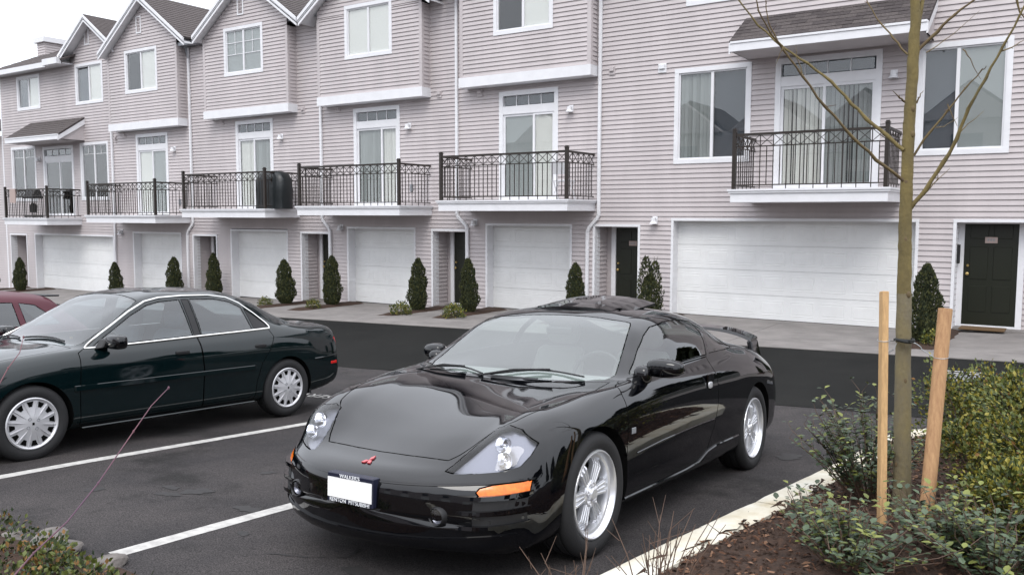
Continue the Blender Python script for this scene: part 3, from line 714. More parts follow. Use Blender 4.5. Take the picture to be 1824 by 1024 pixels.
# --- the row across the lane and the trees beside it, which the windows and car paint reflect
def house_across():
    e = empty('townhouse_across', (-6, -44, G(-6, -44)), 'three storey gabled townhouse row behind the photographer, seen only in reflections', 'townhouse')
    m = MB(); m.box(-42, 16, -52, -44, -.3, 8.4); m.build('wall', 'siding', e)
    m = MB()
    for i in range(9):
        xc = -38+i*6.3; m.prism([(xc-3.1, -52, 8.4), (xc+3.1, -52, 8.4), (xc, -52, 10.9)], (0, 7.4, 0))
    m.build('roof', 'shingle_b', e)
    for i in range(9):
        xc = -38+i*6.3; m = MB(); m.prism([(xc-2.9, -44.5, 8.3), (xc+2.9, -44.5, 8.3), (xc, -44.5, 10.6)], (0, .9, 0)); m.build('gable_wall', 'siding', e)
    for i in range(9):
        xc = -38+i*6.3
        w_ = MB(); w_.box(xc-.9, xc+.9, -44.0, -43.95, 6, 7.4); w_.box(xc-.9, xc+.9, -44.0, -43.95, 3, 5.2); w_.build('window', 'curtain_dark', e)
        w_ = MB(); w_.box(xc-1.3, xc+1.3, -44.0, -43.96, 0, 2.2); w_.build('garage_door', 'garage_white', e)
house_across()
# ------------------------------------------------------------------ ground, road, beds
def sheet(name, mat_name, xs, ys, zf, kind='structure', parent=None):
    vs = [(x, y, zf(x, y)) for y in ys for x in xs]; n = len(xs)
    fs = [(j*n+i, j*n+i+1, (j+1)*n+i+1, (j+1)*n+i) for j in range(len(ys)-1) for i in range(n-1)]
    me = bpy.data.meshes.new(name); me.from_pydata(vs, [], fs); me.materials.append(MATS[mat_name]); me.shade_smooth()
    o = bpy.data.objects.new(name, me); COL.objects.link(o)
    if kind: o['kind'] = kind
    if parent: o.parent = parent
    return o
def cg(X, Y): return G(max(-60, min(40, X)), max(-60, min(0, Y)))
ar = lambda a, b, n: [a+(b-a)*i/n for i in range(n+1)]
sheet('ground', 'grass_far', [-900, -300, -100]+ar(-60, 40, 40)+[100, 300, 900], [-900, -300, -100]+ar(-60, 0, 24)+[60, 300, 900], lambda x, y: cg(x, y)-.09)
lot_nt = MATS['asphalt_lot'].node_tree   # oil stains: darker blots with their own outline
b_ = lot_nt.nodes['Principled BSDF']; src = b_.inputs['Base Color'].links[0].from_socket
geo = [n for n in lot_nt.nodes if n.type == 'NEW_GEOMETRY'][0]
n1 = lot_nt.nodes.new('ShaderNodeTexNoise'); n1.inputs['Scale'].default_value = .9; n1.inputs['Detail'].default_value = 6; n1.inputs['Roughness'].default_value = .7
r1 = lot_nt.nodes.new('ShaderNodeValToRGB'); r1.color_ramp.elements[0].position = .54; r1.color_ramp.elements[1].position = .66
mx1 = lot_nt.nodes.new('ShaderNodeMix'); mx1.data_type = 'RGBA'; mx1.inputs['B'].default_value = (.010, .0095, .009, 1)
ml = lot_nt.nodes.new('ShaderNodeMath'); ml.operation = 'MULTIPLY'; ml.inputs[1].default_value = .8
n2 = lot_nt.nodes.new('ShaderNodeTexNoise'); n2.inputs['Scale'].default_value = 130; n2.inputs['Detail'].default_value = 2
r2 = lot_nt.nodes.new('ShaderNodeMapRange'); r2.inputs['From Min'].default_value = .35; r2.inputs['From Max'].default_value = .7; r2.inputs['To Min'].default_value = .40; r2.inputs['To Max'].default_value = 1.95
v1 = lot_nt.nodes.new('ShaderNodeVectorMath'); v1.operation = 'SCALE'
K = lot_nt.links.new
K(geo.outputs['Position'], n1.inputs['Vector']); K(n1.outputs[0], r1.inputs[0]); K(r1.outputs[0], ml.inputs[0]); K(ml.outputs[0], mx1.inputs['Factor']); K(src, mx1.inputs['A'])
K(geo.outputs['Position'], n2.inputs['Vector']); K(n2.outputs[0], r2.inputs[0]); K(mx1.outputs['Result'], v1.inputs[0]); K(r2.outputs[0], v1.inputs['Scale']); K(v1.outputs[0], b_.inputs['Base Color'])

sheet('parking_lot', 'asphalt_lot', ar(-45, 30, 60), ar(-38, -8.2, 70), lambda x, y: G(x, y))
rnd = random.Random(7)
def edge(x): return -8.2+.10*math.sin(x*.7)+.05*math.sin(x*2.3)
vs = ar(-60, 40, 160)
ysr = [None, -7.8, -7, -6, -5, -4.3, -3.62]
me_v = []
for j, y in enumerate(ysr):
    for x in vs: yy = edge(x) if y is None else y; me_v.append((x, yy, G(x, yy)+.004))
nn = len(vs)
m = MB(); m.add(me_v, [(j*nn+i, j*nn+i+1, (j+1)*nn+i+1, (j+1)*nn+i) for j in range(len(ysr)-1) for i in range(nn-1)])
o = m.build('road', 'asphalt_road'); o['kind'] = 'structure'
o.data.shade_smooth()
sheet('road_base', 'asphalt_road', ar(-60, 40, 60), ar(-8.35, -3.5, 6), lambda x, y: G(x, y)-.03)

# concrete apron as separate slabs
AX_, AZ = [-70, -36.6, -34.4, -29, -27.8, -25, -22.5, -19.8, -17.3, -14.8, -12.5, -10, -7.5, -2.6, -1.9, 3, 40], None
AZ = [-1.75, -.85, -.73, -.69, -.60, -.57, -.46, -.43, -.32, -.295, -.185, -.165, -.005, -.005, .06, .20, 1.2]
def AP(x, y):
    a = lerp(x, AX_, AZ); b = G(x, -3.6); f = min(1, max(0, (-y-.3)/3.3)); return a*(1-f)+b*f+.012
ap = empty('apron', (-12, -1.8, AP(-12, -1.8))); ap['kind'] = 'structure'
xsj = [-39, -36.6, -34.7, -31.7, -28.7, -25.1, -22.6, -19.7, -17.5, -14.7, -12.7, -9.9, -7.8, -5.05, -2.3, -.2, 2.2, 4.6]
for i in range(len(xsj)-1):
    for (ya, yb) in ((-3.6, -2.72), (-2.71, .28)):
        g = .006; x0, x1, y0, y1 = xsj[i]+g, xsj[i+1]-g, ya+g*.5, yb-g*.5
        m = MB(); ny = 3; nx = 4
        X = ar(x0, x1, nx); Y = ar(y0, y1, ny)
        top = [(x, y, AP(x, y)) for y in Y for x in X]; n_ = len(X)
        m.add(top, [(j*n_+k, j*n_+k+1, (j+1)*n_+k+1, (j+1)*n_+k) for j in range(ny) for k in range(nx)])
        per = [(k, 0) for k in range(nx+1)]+[(nx, j) for j in range(1, ny+1)]+[(k, ny) for k in range(nx-1, -1, -1)]+[(0, j) for j in range(ny-1, 0, -1)]
        pv = [top[j*n_+k] for k, j in per]; L_ = len(pv)
        m.add(pv+[(x, y, z-.12) for x, y, z in pv], [(k, (k+1) % L_, L_+(k+1) % L_, L_+k) for k in range(L_)])
        m.build('slab', 'concrete', ap)
m = MB(); m.add([(x, y, AP(x, y)-.05) for y in (-3.58, .3) for x in AX_], [(i, i+1, len(AX_)+i+1, len(AX_)+i) for i in range(len(AX_)-1)]); m.build('joint_fill', 'soil', ap)
# mulch pockets in the apron
def pocket(x0, x1, y0, y1):
    m = MB(); nx, ny = 8, 14; rr = random.Random(int(x0*10)); v = []
    for j in range(ny+1):
        for i in range(nx+1):
            fx, fy = i/nx, j/ny; sh = (1-fy)*.0; w = 1-.25*(1-fy)
            x = x0+(x1-x0)*((fx-.5)*w+.5)+(rr.uniform(-.02, .02) if 0 < i < nx else rr.uniform(-.03, .03)); y = y0+(y1-y0)*fy
            e = min(i, nx-i, j)/2; v.append((x, y, AP(x, y)-.01+(.05*min(1, e) if e > 0 else 0)+rr.uniform(0, .012)))
    m.add(v, [(j*(nx+1)+i, j*(nx+1)+i+1, (j+1)*(nx+1)+i+1, (j+1)*(nx+1)+i) for j in range(ny) for i in range(nx)])
    o = m.build('planting_bed', 'mulch'); o['kind'] = 'structure'; o.data.shade_smooth()
ARBP = [(-35.2, -1.3), (-33.35, -1.2), (-27.58, -.82), (-24.65, -.60), (-22.62, -.55), (-18.75, -1.05), (-17.05, -.92), (-13.85, -1.1), (-12.17, -1.15), (-9.31, -1.05), (-7.48, -1.2), (-2.1, -2.1), (.15, -1.2)]
for x, y in ARBP: pocket(x-.42, x+.36, min(-2.3, y-.75), -.03)

# stall lines and lettering
def paint(name, quad):
    m = MB(); (x0, y0), (x1, y1), w = quad; n = 26; v = []; rr = random.Random(3)
    for i in range(n+1):
        f = i/n; x, y = x0+(x1-x0)*f, y0+(y1-y0)*f
        v += [(x-w/2+rr.uniform(-.002, .002), y, G(x, y)+.004), (x+w/2+rr.uniform(-.002, .002), y, G(x, y)+.004)]
    m.add(v, [(2*i, 2*i+1, 2*i+3, 2*i+2) for i in range(n)]); o = m.build(name, 'paint_white'); o['kind'] = 'structure'
paint('parking_line', ((-6.56, -15.1), (-6.38, -9.6), .10))
paint('parking_line', ((-4.17, -15.02), (-3.95, -9.6), .10))
paint('parking_line', ((-9.05, -15.1), (-8.85, -9.6), .10))
def ground_text(body, x, y, size, rotz, sx=1.0, dz=.005):
    e1 = .02; ex = Vector((1, 0, (G(x+.2, y)-G(x-.2, y))/.4)).normalized(); ey = Vector((0, 1, (G(x, y+.2)-G(x, y-.2))/.4)).normalized(); ez = ex.cross(ey)
    M_ = Matrix((ex, ey, ez)).transposed().to_4x4(); M_.translation = Vector((x, y, G(x, y)+dz))
    o = text_obj('pavement_lettering', body, size, None, 'paint_white', M_ @ Matrix.Rotation(rotz, 4, 'Z'), extrude=.0005, sx=sx)
    o['kind'] = 'structure'; o.name = 'pavement_lettering'; return o
ground_text('RESERVED', -7.78, -10.22, .26, math.pi, sx=1.0)
for k, (yy, seg) in enumerate(((-4.93, [(-1.45, -1.37), (-1.34, -1.24), (-1.20, -1.02)]), (-5.10, [(-1.42, -1.36), (-1.33, -1.22), (-1.18, -1.04)]))):
    for a, b in seg:
        m = MB(); m.add([(a, yy-.03, G(a, yy)+.009), (b, yy-.03, G(b, yy)+.009), (b, yy+.03, G(b, yy)+.009), (a, yy+.03, G(a, yy)+.009)], [(0, 1, 2, 3)]); o = m.build('pavement_marking', 'paint_white'); o['kind'] = 'structure'
dc = MB(); x0, x1, y0, y1 = -1.45, -1.03, -5.75, -5.25; z = G(-1.2, -5.5)+.006
for i in range(8):
    a = x0+(x1-x0)*i/8; dc.box(a+.006, a+.034, y0, y1, z, z+.008)
dc.box(x0-.02, x0, y0-.02, y1+.02, z, z+.01); dc.box(x1, x1+.02, y0-.02, y1+.02, z, z+.01)
tag(dc.build('drain_grate', 'metal_grey'), 'grey steel drain grate set in the dark road by the white pavement marks', 'drain grate')

# oil drips and a tar-filled crack on the stall floor
def stain(x, y, r, seed, ax=1.0):
    rr = random.Random(seed); m = MB(); n = 26; ph = rr.uniform(0, 6)
    v = []
    for i in range(n):
        a = 2*math.pi*i/n; q = r*(1+.28*math.sin(2*a+ph)+.16*math.sin(5*a+ph*2)+.08*rr.uniform(-1, 1)); px_, py_ = x+q*math.cos(a)*ax, y+q*math.sin(a); v.append((px_, py_, G(px_, py_)+.0025))
    m.add([(x, y, G(x, y)+.0025)]+v, [(0, 1+i, 1+(i+1) % n) for i in range(n)]); o = m.build('oil_stain', 'oil'); o['kind'] = 'structure'
for k_, (x, y, r, ax) in enumerate([(-4.95, -13.95, .07, 1.6), (-5.2, -13.98, .045, 1.5), (-5.05, -14.1, .05, 1.7), (-4.3, -14.05, .06, 1.5), (-5.0, -13.3, .04, 1.4), (-3.9, -14.4, .035, 1.2), (-2.9, -14.5, .06, 1.5), (-1.9, -10.6, .10, 1.2), (-5.6, -14.3, .05, 1.5), (-5.3, -12.4, .09, 1.3), (-3.0, -14.62, .025, 1.0)]): stain(x, y, r, 70+k_, ax)
def crack(pts, w):
    m = MB(); v = []; rr = random.Random(9); q = []
    for i in range(len(pts)-1):
        for k in range(6): f = k/6; q.append((pts[i][0]*(1-f)+pts[i+1][0]*f+rr.gauss(0, .008), pts[i][1]*(1-f)+pts[i+1][1]*f+rr.gauss(0, .008)))
    for i, (x, y) in enumerate(q):
        ww = w*(.5+rr.random())*(1-abs(2*i/len(q)-1)**3); v += [(x-ww*.7, y-ww*.7, G(x, y)+.003), (x+ww*.7, y+ww*.7, G(x, y)+.003)]
    m.add(v, [(2*i, 2*i+1, 2*i+3, 2*i+2) for i in range(len(q)-1)]); o = m.build('tar_crack', 'oil'); o['kind'] = 'structure'
crack([(-3.65, -14.75), (-3.5, -14.55), (-3.3, -14.50), (-3.1, -14.38), (-3.16, -14.2)], .014)

# kerb: stones laid end to end, bed behind
def kx(y): return -1.27-(-9.79-y)*.104
KW = .20
ks = [-9.79, -10.75, -12.55, -14.45, -16.3, -18.3]
kb = empty('kerb', (kx(-12), -12, G(kx(-12), -12))); kb['kind'] = 'structure'
def kerb_stone(p0, p1, n=10):
    m = MB(); p0, p1 = Vector(p0), Vector(p1); d = (p1-p0).normalized(); r = Vector((d.y, -d.x)) ; rings = []
    if r.x < 0 and abs(d.x) < .8: r = -r
    if abs(d.x) >= .8 and r.y > 0: r = -r
    rr = random.Random(int(p0.y*13))
    prof = [(0, -.15), (0, .105), (.006, .124), (.022, .132), (KW-.02, .134), (KW-.004, .125), (KW, -.1)]
    L0 = (p1-p0).length; g = .006
    for i in range(n+1):
        q = p0+d*(g+(L0-2*g)*i/n); e = .5 if i in (0, n) else 0
        for (o_, z) in prof:
            w = q+r*(o_+(rr.uniform(-.002, .002) if z > .1 else 0)); zz = G(w.x, w.y)+z-(.008 if e and z > .1 else 0)+rr.uniform(-.0015, .0015); rings.append((w.x, w.y, zz))
    k = len(prof)
    m.add(rings, [(i*k+j, i*k+j+1, (i+1)*k+j+1, (i+1)*k+j) for i in range(n) for j in range(k-1)]+[tuple(range(k)), tuple(n*k+j for j in range(k))])
    m.build('kerb_stone', 'kerb_concrete', kb, smooth=True, angle=40)
for i in range(len(ks)-1): kerb_stone((kx(ks[i]), ks[i]), (kx(ks[i+1]), ks[i+1]), 14)
pr_ = [(-1.27, -9.79), (-1.12, -9.50), (-.82, -9.34), (.6, -9.3), (2.4, -9.3), (4.2, -9.3)]
for i in range(len(pr_)-1): kerb_stone(pr_[i], pr_[i+1], 6)
def bedz(x, y):
    e = min(1, max(0, (x-kx(y)-KW+.02)/.5)); b = min(1, max(0, (-9.4-y)/.5)); f = min(e, b)
    return G(x, y)+.115+.05*f+.018*math.sin(x*7+y*3)*math.sin(y*8)*.6+.012*math.sin(x*31)*math.sin(y*27+x*9)
vv = []; NX, NY = 70, 130
for j in range(NY+1):
    y = -19.5+(19.5-9.42)*j/NY
    for i in range(NX+1):
        f = (i/NX)**1.6; x = kx(y)+KW-.05-.035*(math.sin(y*5.3)+math.sin(y*12.1)*.6+math.sin(y*23+1)*.4)*(1 if i == 0 else 0)+f*7; 
        vv.append((x, y, bedz(x, y)+(-.0 if i else .022)))
m = MB(); m.add(vv, [(j*(NX+1)+i, j*(NX+1)+i+1, (j+1)*(NX+1)+i+1, (j+1)*(NX+1)+i) for j in range(NY) for i in range(NX)])
o = m.build('planting_bed', 'mulch'); o['kind'] = 'structure'; o.data.shade_smooth()
# head-of-stall bed the photographer stands in
sheet('planting_bed', 'mulch', ar(-14, -1.9, 60), ar(-19.5, -15.12, 24), lambda x, y: G(x, y)+.03+.02*math.sin(x*5)*math.sin(y*6)+(.03 if y < -15.2 else -.03))
# bark chips
m = MB(); rr = random.Random(11)
for k in range(9000):
    y = rr.uniform(-15.2, -9.6); x = kx(y)+KW-.05+rr.random()**1.3*2.3; z = bedz(x, y)+.008
    L_, w_, h_ = rr.uniform(.005, .024), rr.uniform(.003, .009), rr.uniform(.002, .006); e = Euler((rr.uniform(-.5, .5), rr.uniform(-.5, .5), rr.uniform(0, 6.3))).to_matrix(); c = Vector((x, y, z))
    m.add([c+e@Vector(p) for p in ((-L_, -w_, 0), (L_, -w_*.6, 0), (L_*.8, w_, 0), (-L_*.7, w_*.8, 0), (0, 0, h_*1.8))], [(0, 1, 4), (1, 2, 4), (2, 3, 4), (3, 0, 4)], rr.choice([0, 0, 1, 1, 1, 1, 1, 2]))
o = m.build('bark_chips', ['chip_a', 'chip_b', 'chip_c']); tag(o, 'loose reddish bark chips over the planting bed by the kerb', 'bark mulch', kind='stuff')
# ------------------------------------------------------------------ cars
def pchip(X, Y, xq):
    X = np.asarray(X, float); Y = np.asarray(Y, float); sh = Y.shape; Y = Y.reshape(len(X), -1)
    h = np.diff(X)[:, None]; d = np.diff(Y, axis=0)/h; m = np.zeros_like(Y)
    w1 = 2*h[1:]+h[:-1]; w2 = h[1:]+2*h[:-1]
    with np.errstate(divide='ignore', invalid='ignore'):
        hm = (w1+w2)/(w1/d[:-1]+w2/d[1:])
    m[1:-1] = np.where(d[:-1]*d[1:] > 0, hm, 0); m[0] = d[0]; m[-1] = d[-1]; m = np.nan_to_num(m)
    i = np.clip(np.searchsorted(X, xq)-1, 0, len(X)-2); t = ((xq-X[i])/(X[i+1]-X[i]))[:, None]; hh = (X[i+1]-X[i])[:, None]
    r = (1+2*t)*(1-t)**2*Y[i]+t*(1-t)**2*hh*m[i]+t*t*(3-2*t)*Y[i+1]+t*t*(t-1)*hh*m[i+1]
    return r.reshape((len(xq),)+sh[1:])
def cardinal(P, n_per):
    """smooth curve through 2D points P (k,2), mirrored at both ends about t=0"""
    P = np.asarray(P); k = len(P)
    Q = np.vstack([[-P[1, 0], P[1, 1]], P, [-P[-2, 0], P[-2, 1]]])
    c = np.maximum(np.sqrt(((Q[1:]-Q[:-1])**2).sum(1)), 1e-4)**.75
    out = []
    for i in range(1, k):
        h0, h1, h2 = c[i-1], c[i], c[i+1]
        m1 = ((Q[i+1]-Q[i])/h1*h0+(Q[i]-Q[i-1])/h0*h1)/(h0+h1); m2 = ((Q[i+2]-Q[i+1])/h2*h1+(Q[i+1]-Q[i])/h1*h2)/(h1+h2)
        n = n_per[i-1]
        for j in range(n):
            t = j/n; out.append((1+2*t)*(1-t)**2*Q[i]+t*(1-t)**2*h1*m1+t*t*(3-2*t)*Q[i+1]+t*t*(t-1)*h1*m2)
    out.append(Q[k]); return np.array(out)
def car_mesh(ST, nper=(3, 3, 3, 4, 5, 6, 4, 5, 5, 5, 5), du=.032):
    S = np.array([a[0] for a in ST]); B = np.array([a[1] for a in ST]); P = np.array([a[2] for a in ST], float)
    u = [0]
    for i in range(1, len(ST)): u.append(u[-1]+abs(S[i]-S[i-1])+.55*np.sqrt(((P[i]-P[i-1])**2).sum(1)).mean()+.004)
    u = np.array(u); n = int(u[-1]/du); q = np.linspace(0, u[-1], n)
    q = np.unique(np.concatenate([q, np.linspace(0, u[2], 14), np.linspace(u[-3], u[-1], 12)]))
    s = pchip(u, S, q); b = pchip(u, B, q); PP = pchip(u, P, q)
    bm = bmesh.new(); rings = []
    for i in range(len(q)):
        c = cardinal(PP[i], nper); c[0, 0] = 0; c[-1, 0] = 0; m = len(c)
        L_ = []; R_ = []
        for j in range(m):
            t, z = c[j]; t = max(t, 0.0)
            y = s[i]+b[i]*(abs(t)/.85)**2.2
            if j in (0, m-1): v = bm.verts.new((0, y, z)); L_.append(v); R_.append(v)
            else: L_.append(bm.verts.new((t, y, z))); R_.append(bm.verts.new((-t, y, z)))
        rings.append((L_, R_))
    for i in range(len(q)-1):
        for sd in (0, 1):
            A, Bq = rings[i][sd], rings[i+1][sd]
            for j in range(len(A)-1):
                f = [A[j], A[j+1], Bq[j+1], Bq[j]]
                bm.faces.new(f if sd else f[::-1])
    for e in (0, -1):
        for A in rings[e]:
            m = len(A); h = (m-1)//2
            for j in range(h):
                f = [A[j], A[j+1], A[m-2-j], A[m-1-j]]; g = []
                [g.append(x) for x in f if x not in g]
                if len(g) > 2:
                    try: bm.faces.new(g)
                    except ValueError: pass
    bmesh.ops.recalc_face_normals(bm, faces=bm.faces[:])
    return bm
def pip(p, poly):
    x, y = p; c = False; n = len(poly); j = n-1
    for i in range(n):
        xi, yi = poly[i]; xj, yj = poly[j]
        if (yi > y) != (yj > y) and x < (xj-xi)*(y-yi)/(yj-yi)+xi: c = not c
        j = i
    return c
AX = {'side': (1, 2), 'top': (1, 0), 'front': (0, 2)}
def cut(bm, lay, pid, view, poly, filt):
    a, b = AX[view]
    for i in range(len(poly)):
        p, q = poly[i], poly[(i+1) % len(poly)]
        co = Vector((0, 0, 0)); co[a], co[b] = p; d = Vector((0, 0, 0)); d[a], d[b] = q[0]-p[0], q[1]-p[1]
        ax = Vector((0, 0, 0)); ax[3-a-b] = 1; no = d.cross(ax).normalized()
        mg = .012; lo = (min(p[0], q[0])-mg, min(p[1], q[1])-mg); hi = (max(p[0], q[0])+mg, max(p[1], q[1])+mg)
        fs = []
        for f in bm.faces:
            c = f.calc_center_median()
            if not (lo[0]-.1 < c[a] < hi[0]+.1 and lo[1]-.1 < c[b] < hi[1]+.1): continue
            if not filt(c, f.normal): continue
            xs = [v.co[a] for v in f.verts]; ys = [v.co[b] for v in f.verts]
            if max(xs) < lo[0] or min(xs) > hi[0] or max(ys) < lo[1] or min(ys) > hi[1]: continue
            fs.append(f)
        geom = set(fs)
        for f in fs: geom.update(f.edges); geom.update(f.verts)
        bmesh.ops.bisect_plane(bm, geom=list(geom), dist=2e-4, plane_co=co, plane_no=no)
    for f in bm.faces:
        c = f.calc_center_median()
        if filt(c, f.normal) and pip((c[a], c[b]), poly): f[lay] = pid
def boolean_cut(bm, cutters):
    me = bpy.data.meshes.new('tmp'); bm.to_mesh(me); bm.free()
    o = bpy.data.objects.new('tmp', me); COL.objects.link(o); cs = []
    for (y, z, r, x0, x1) in cutters:
        for sg in (1, -1):
            m = MB(); m.lathe([(sg*x0, r), (sg*x1, r)], 'x', (0, y, z), 64, close=True); c = m.build('cutter', 'gap_black'); cs.append(c)
            md = o.modifiers.new('b', 'BOOLEAN'); md.operation = 'DIFFERENCE'; md.solver = 'EXACT'; md.object = c
    bpy.context.view_layer.update()
    ev = o.evaluated_get(bpy.context.evaluated_depsgraph_get()); nm = bpy.data.meshes.new_from_object(ev)
    bm = bmesh.new(); bm.from_mesh(nm)
    for c in cs: bpy.data.objects.remove(c)
    bpy.data.objects.remove(o)
    return bm
class CarBuilder:
    def __init__(s, name, org_, Yr, zr, roll, label, cat, ST, arches, paint, group=None):
        o = Vector(org_); a = Vector((0, Yr-o.y, zr-o.z)).normalized(); t = Vector((1, 0, roll)).normalized(); u = t.cross(a).normalized(); t = a.cross(u)
        s.root = empty(name, (0, 0, 0), label, cat, group)
        M_ = Matrix((t, a, u)).transposed().to_4x4(); M_.translation = o; s.root.matrix_world = M_; ORG[s.root.name] = Vector((0, 0, 0))
        s.M = M_; s.paint = paint; s.arches = arches
        bm = car_mesh(ST); s.bm = boolean_cut(bm, [(y, z, r, .52, 1.2) for y, z, r in arches])
        s.lay = s.bm.faces.layers.int.new('part'); s.parts = {0: ('body', [paint], {})}
        s.bm.normal_update()
        from mathutils.bvhtree import BVHTree
        s.bvh = BVHTree.FromBMesh(s.bm)
        for f in s.bm.faces:      # inside of the wheel arches
            c = f.calc_center_median()
            for y, z, r in arches:
                if abs(c.x) > .5 and (c.y-y)**2+(c.z-z)**2 < (r+.012)**2 and (Vector((0, c.y-y, c.z-z)).dot(f.normal) < -.25*r or (abs(f.normal.x) > .6 and abs(c.x) < .56)): f[s.lay] = 1
        s.parts[1] = ('wheel_well', ['gap_black'], {})
        s.n = 2
    def hitf(s, t, z):      # distance of the nose at (t, z), seen from ahead
        h = s.bvh.ray_cast(Vector((t, -4, z)), Vector((0, 1, 0))); return h[0].y if h[0] else -.6
    def hitz(s, t, y):
        h = s.bvh.ray_cast(Vector((t, y, 4)), Vector((0, 0, -1))); return h[0].z if h[0] else .8
    def hitx(s, sg, y, z):
        h = s.bvh.ray_cast(Vector((sg*3, y, z)), Vector((-sg, 0, 0))); return abs(h[0].x) if h[0] else .86
    def part(s, name, view, poly, filt, mats=None, **kw):
        cut(s.bm, s.lay, s.n, view, poly, filt)
        s.parts[s.n] = (name, mats or [s.paint], kw); s.n += 1
    def both(s, name, poly, mats=None, tmin=.35, **kw):
        for sg in (1, -1): s.part(name, 'side', poly, lambda c, n, sg=sg: c.x*sg > tmin and n.x*sg > .12, mats, **kw)
    def finish(s, glassset=(), gap=.0038):
        bm = s.bm; lay = s.lay; bm.normal_update(); bm.verts.ensure_lookup_table()
        VN = {}
        for v in bm.verts:
            n = Vector((0, 0, 0))
            for f in v.link_faces:
                if f[lay] != 1: n += f.normal*f.calc_area()
            VN[v.index] = n.normalized() if n.length > 0 else v.normal.copy()
        s.obs = {}
        liner = MB(); vi = {}
        for f in bm.faces:
            if f[lay] == 1 or s.parts[f[lay]][2].get('glass'): continue
            idx = []
            for v in f.verts:
                if v.index not in vi: vi[v.index] = len(liner.v); liner.v.append(tuple(v.co-VN[v.index]*.022))
                idx.append(vi[v.index])
            liner.f.append(tuple(idx)); liner.m.append(0)
        lo = liner.build('inner_shell', 'gap_black', s.root, local=True)
        jobs = []
        for pid, (name, mats, kw) in s.parts.items():
            fs = [f for f in bm.faces if f[lay] == pid]
            if pid == 1:
                grp = {}
                for f in fs: c = f.calc_center_median(); grp.setdefault((c.x > 0, c.y > 1.2), []).append(f)
                for g in grp.values(): jobs.append((pid, name, mats, kw, g))
            else: jobs.append((pid, name, mats, kw, fs))
        for pid, name, mats, kw, fs in jobs:
            if not fs: print('EMPTY PART', name); continue
            vmap = {}; vs = []; ns = []; faces = []; cent = {}
            fset = set(fs)
            for f in fs:
                idx = []
                for v in f.verts:
                    if v.index not in vmap: vmap[v.index] = len(vs); vs.append(v.co.copy()); ns.append(VN[v.index])
                    idx.append(vmap[v.index])
                faces.append(idx)
            off = kw.get('offset', 0)
            bnd = []
            for f in fs:
                for e in f.edges:
                    if any(g not in fset for g in e.link_faces) and any(g[lay] != 1 for g in e.link_faces if g not in fset): bnd.append((e, f))
            shift = {}
            if pid != 1:
                for e, f in bnd:
                    d = (e.verts[1].co-e.verts[0].co); m = f.calc_center_median()-e.verts[0].co
                    if d.length < 1e-7: continue
                    d.normalize(); w = m-d*m.dot(d)
                    if w.length < 1e-7: continue
                    w.normalize()
                    for v in e.verts: shift.setdefault(v.index, []).append(w)
            for vi_, ws in shift.items():
                w = sum(ws, Vector((0, 0, 0)))/len(ws); vs[vmap[vi_]] = vs[vmap[vi_]]+w*gap
            if off: vs = [p+n*off for p, n in zip(vs, ns)]
            nb = len(vs); nrm = list(ns); mi = [0]*len(faces)
            if pid != 1 and not kw.get('norim'):
                rim = {}
                for e, f in bnd:
                    a, b = e.verts
                    for v in (a, b):
                        if v.index not in rim: rim[v.index] = len(vs); vs.append(vs[vmap[v.index]]-ns[vmap[v.index]]*.012); nrm.append(ns[vmap[v.index]])
                    vl = [v.index for v in f.verts]; k = vl.index(a.index)
                    if vl[(k+1) % len(vl)] != b.index: a, b = b, a
                    faces.append([vmap[b.index], vmap[a.index], rim[a.index], rim[b.index]]); mi.append(len(mats))
                mats = mats+['gap_black']
            me = bpy.data.meshes.new(name); me.from_pydata([tuple(p) for p in vs], [], faces)
            for k in mats: me.materials.append(MATS[k])
            me.polygons.foreach_set('material_index', mi); me.shade_smooth()
            me.normals_split_custom_set_from_vertices([tuple(n) for n in nrm])
            o = bpy.data.objects.new(name, me); COL.objects.link(o); o.parent = s.root; s.obs.setdefault(name, []).append(o); ORG[o.name] = Vector((0, 0, 0))
            if kw.get('label'): o['label'] = kw['label']
        bm.free()
    def mb(s, m, name, mats, parent=None, **kw):
        return m.build(name, mats, parent or s.root, local=True, **kw)

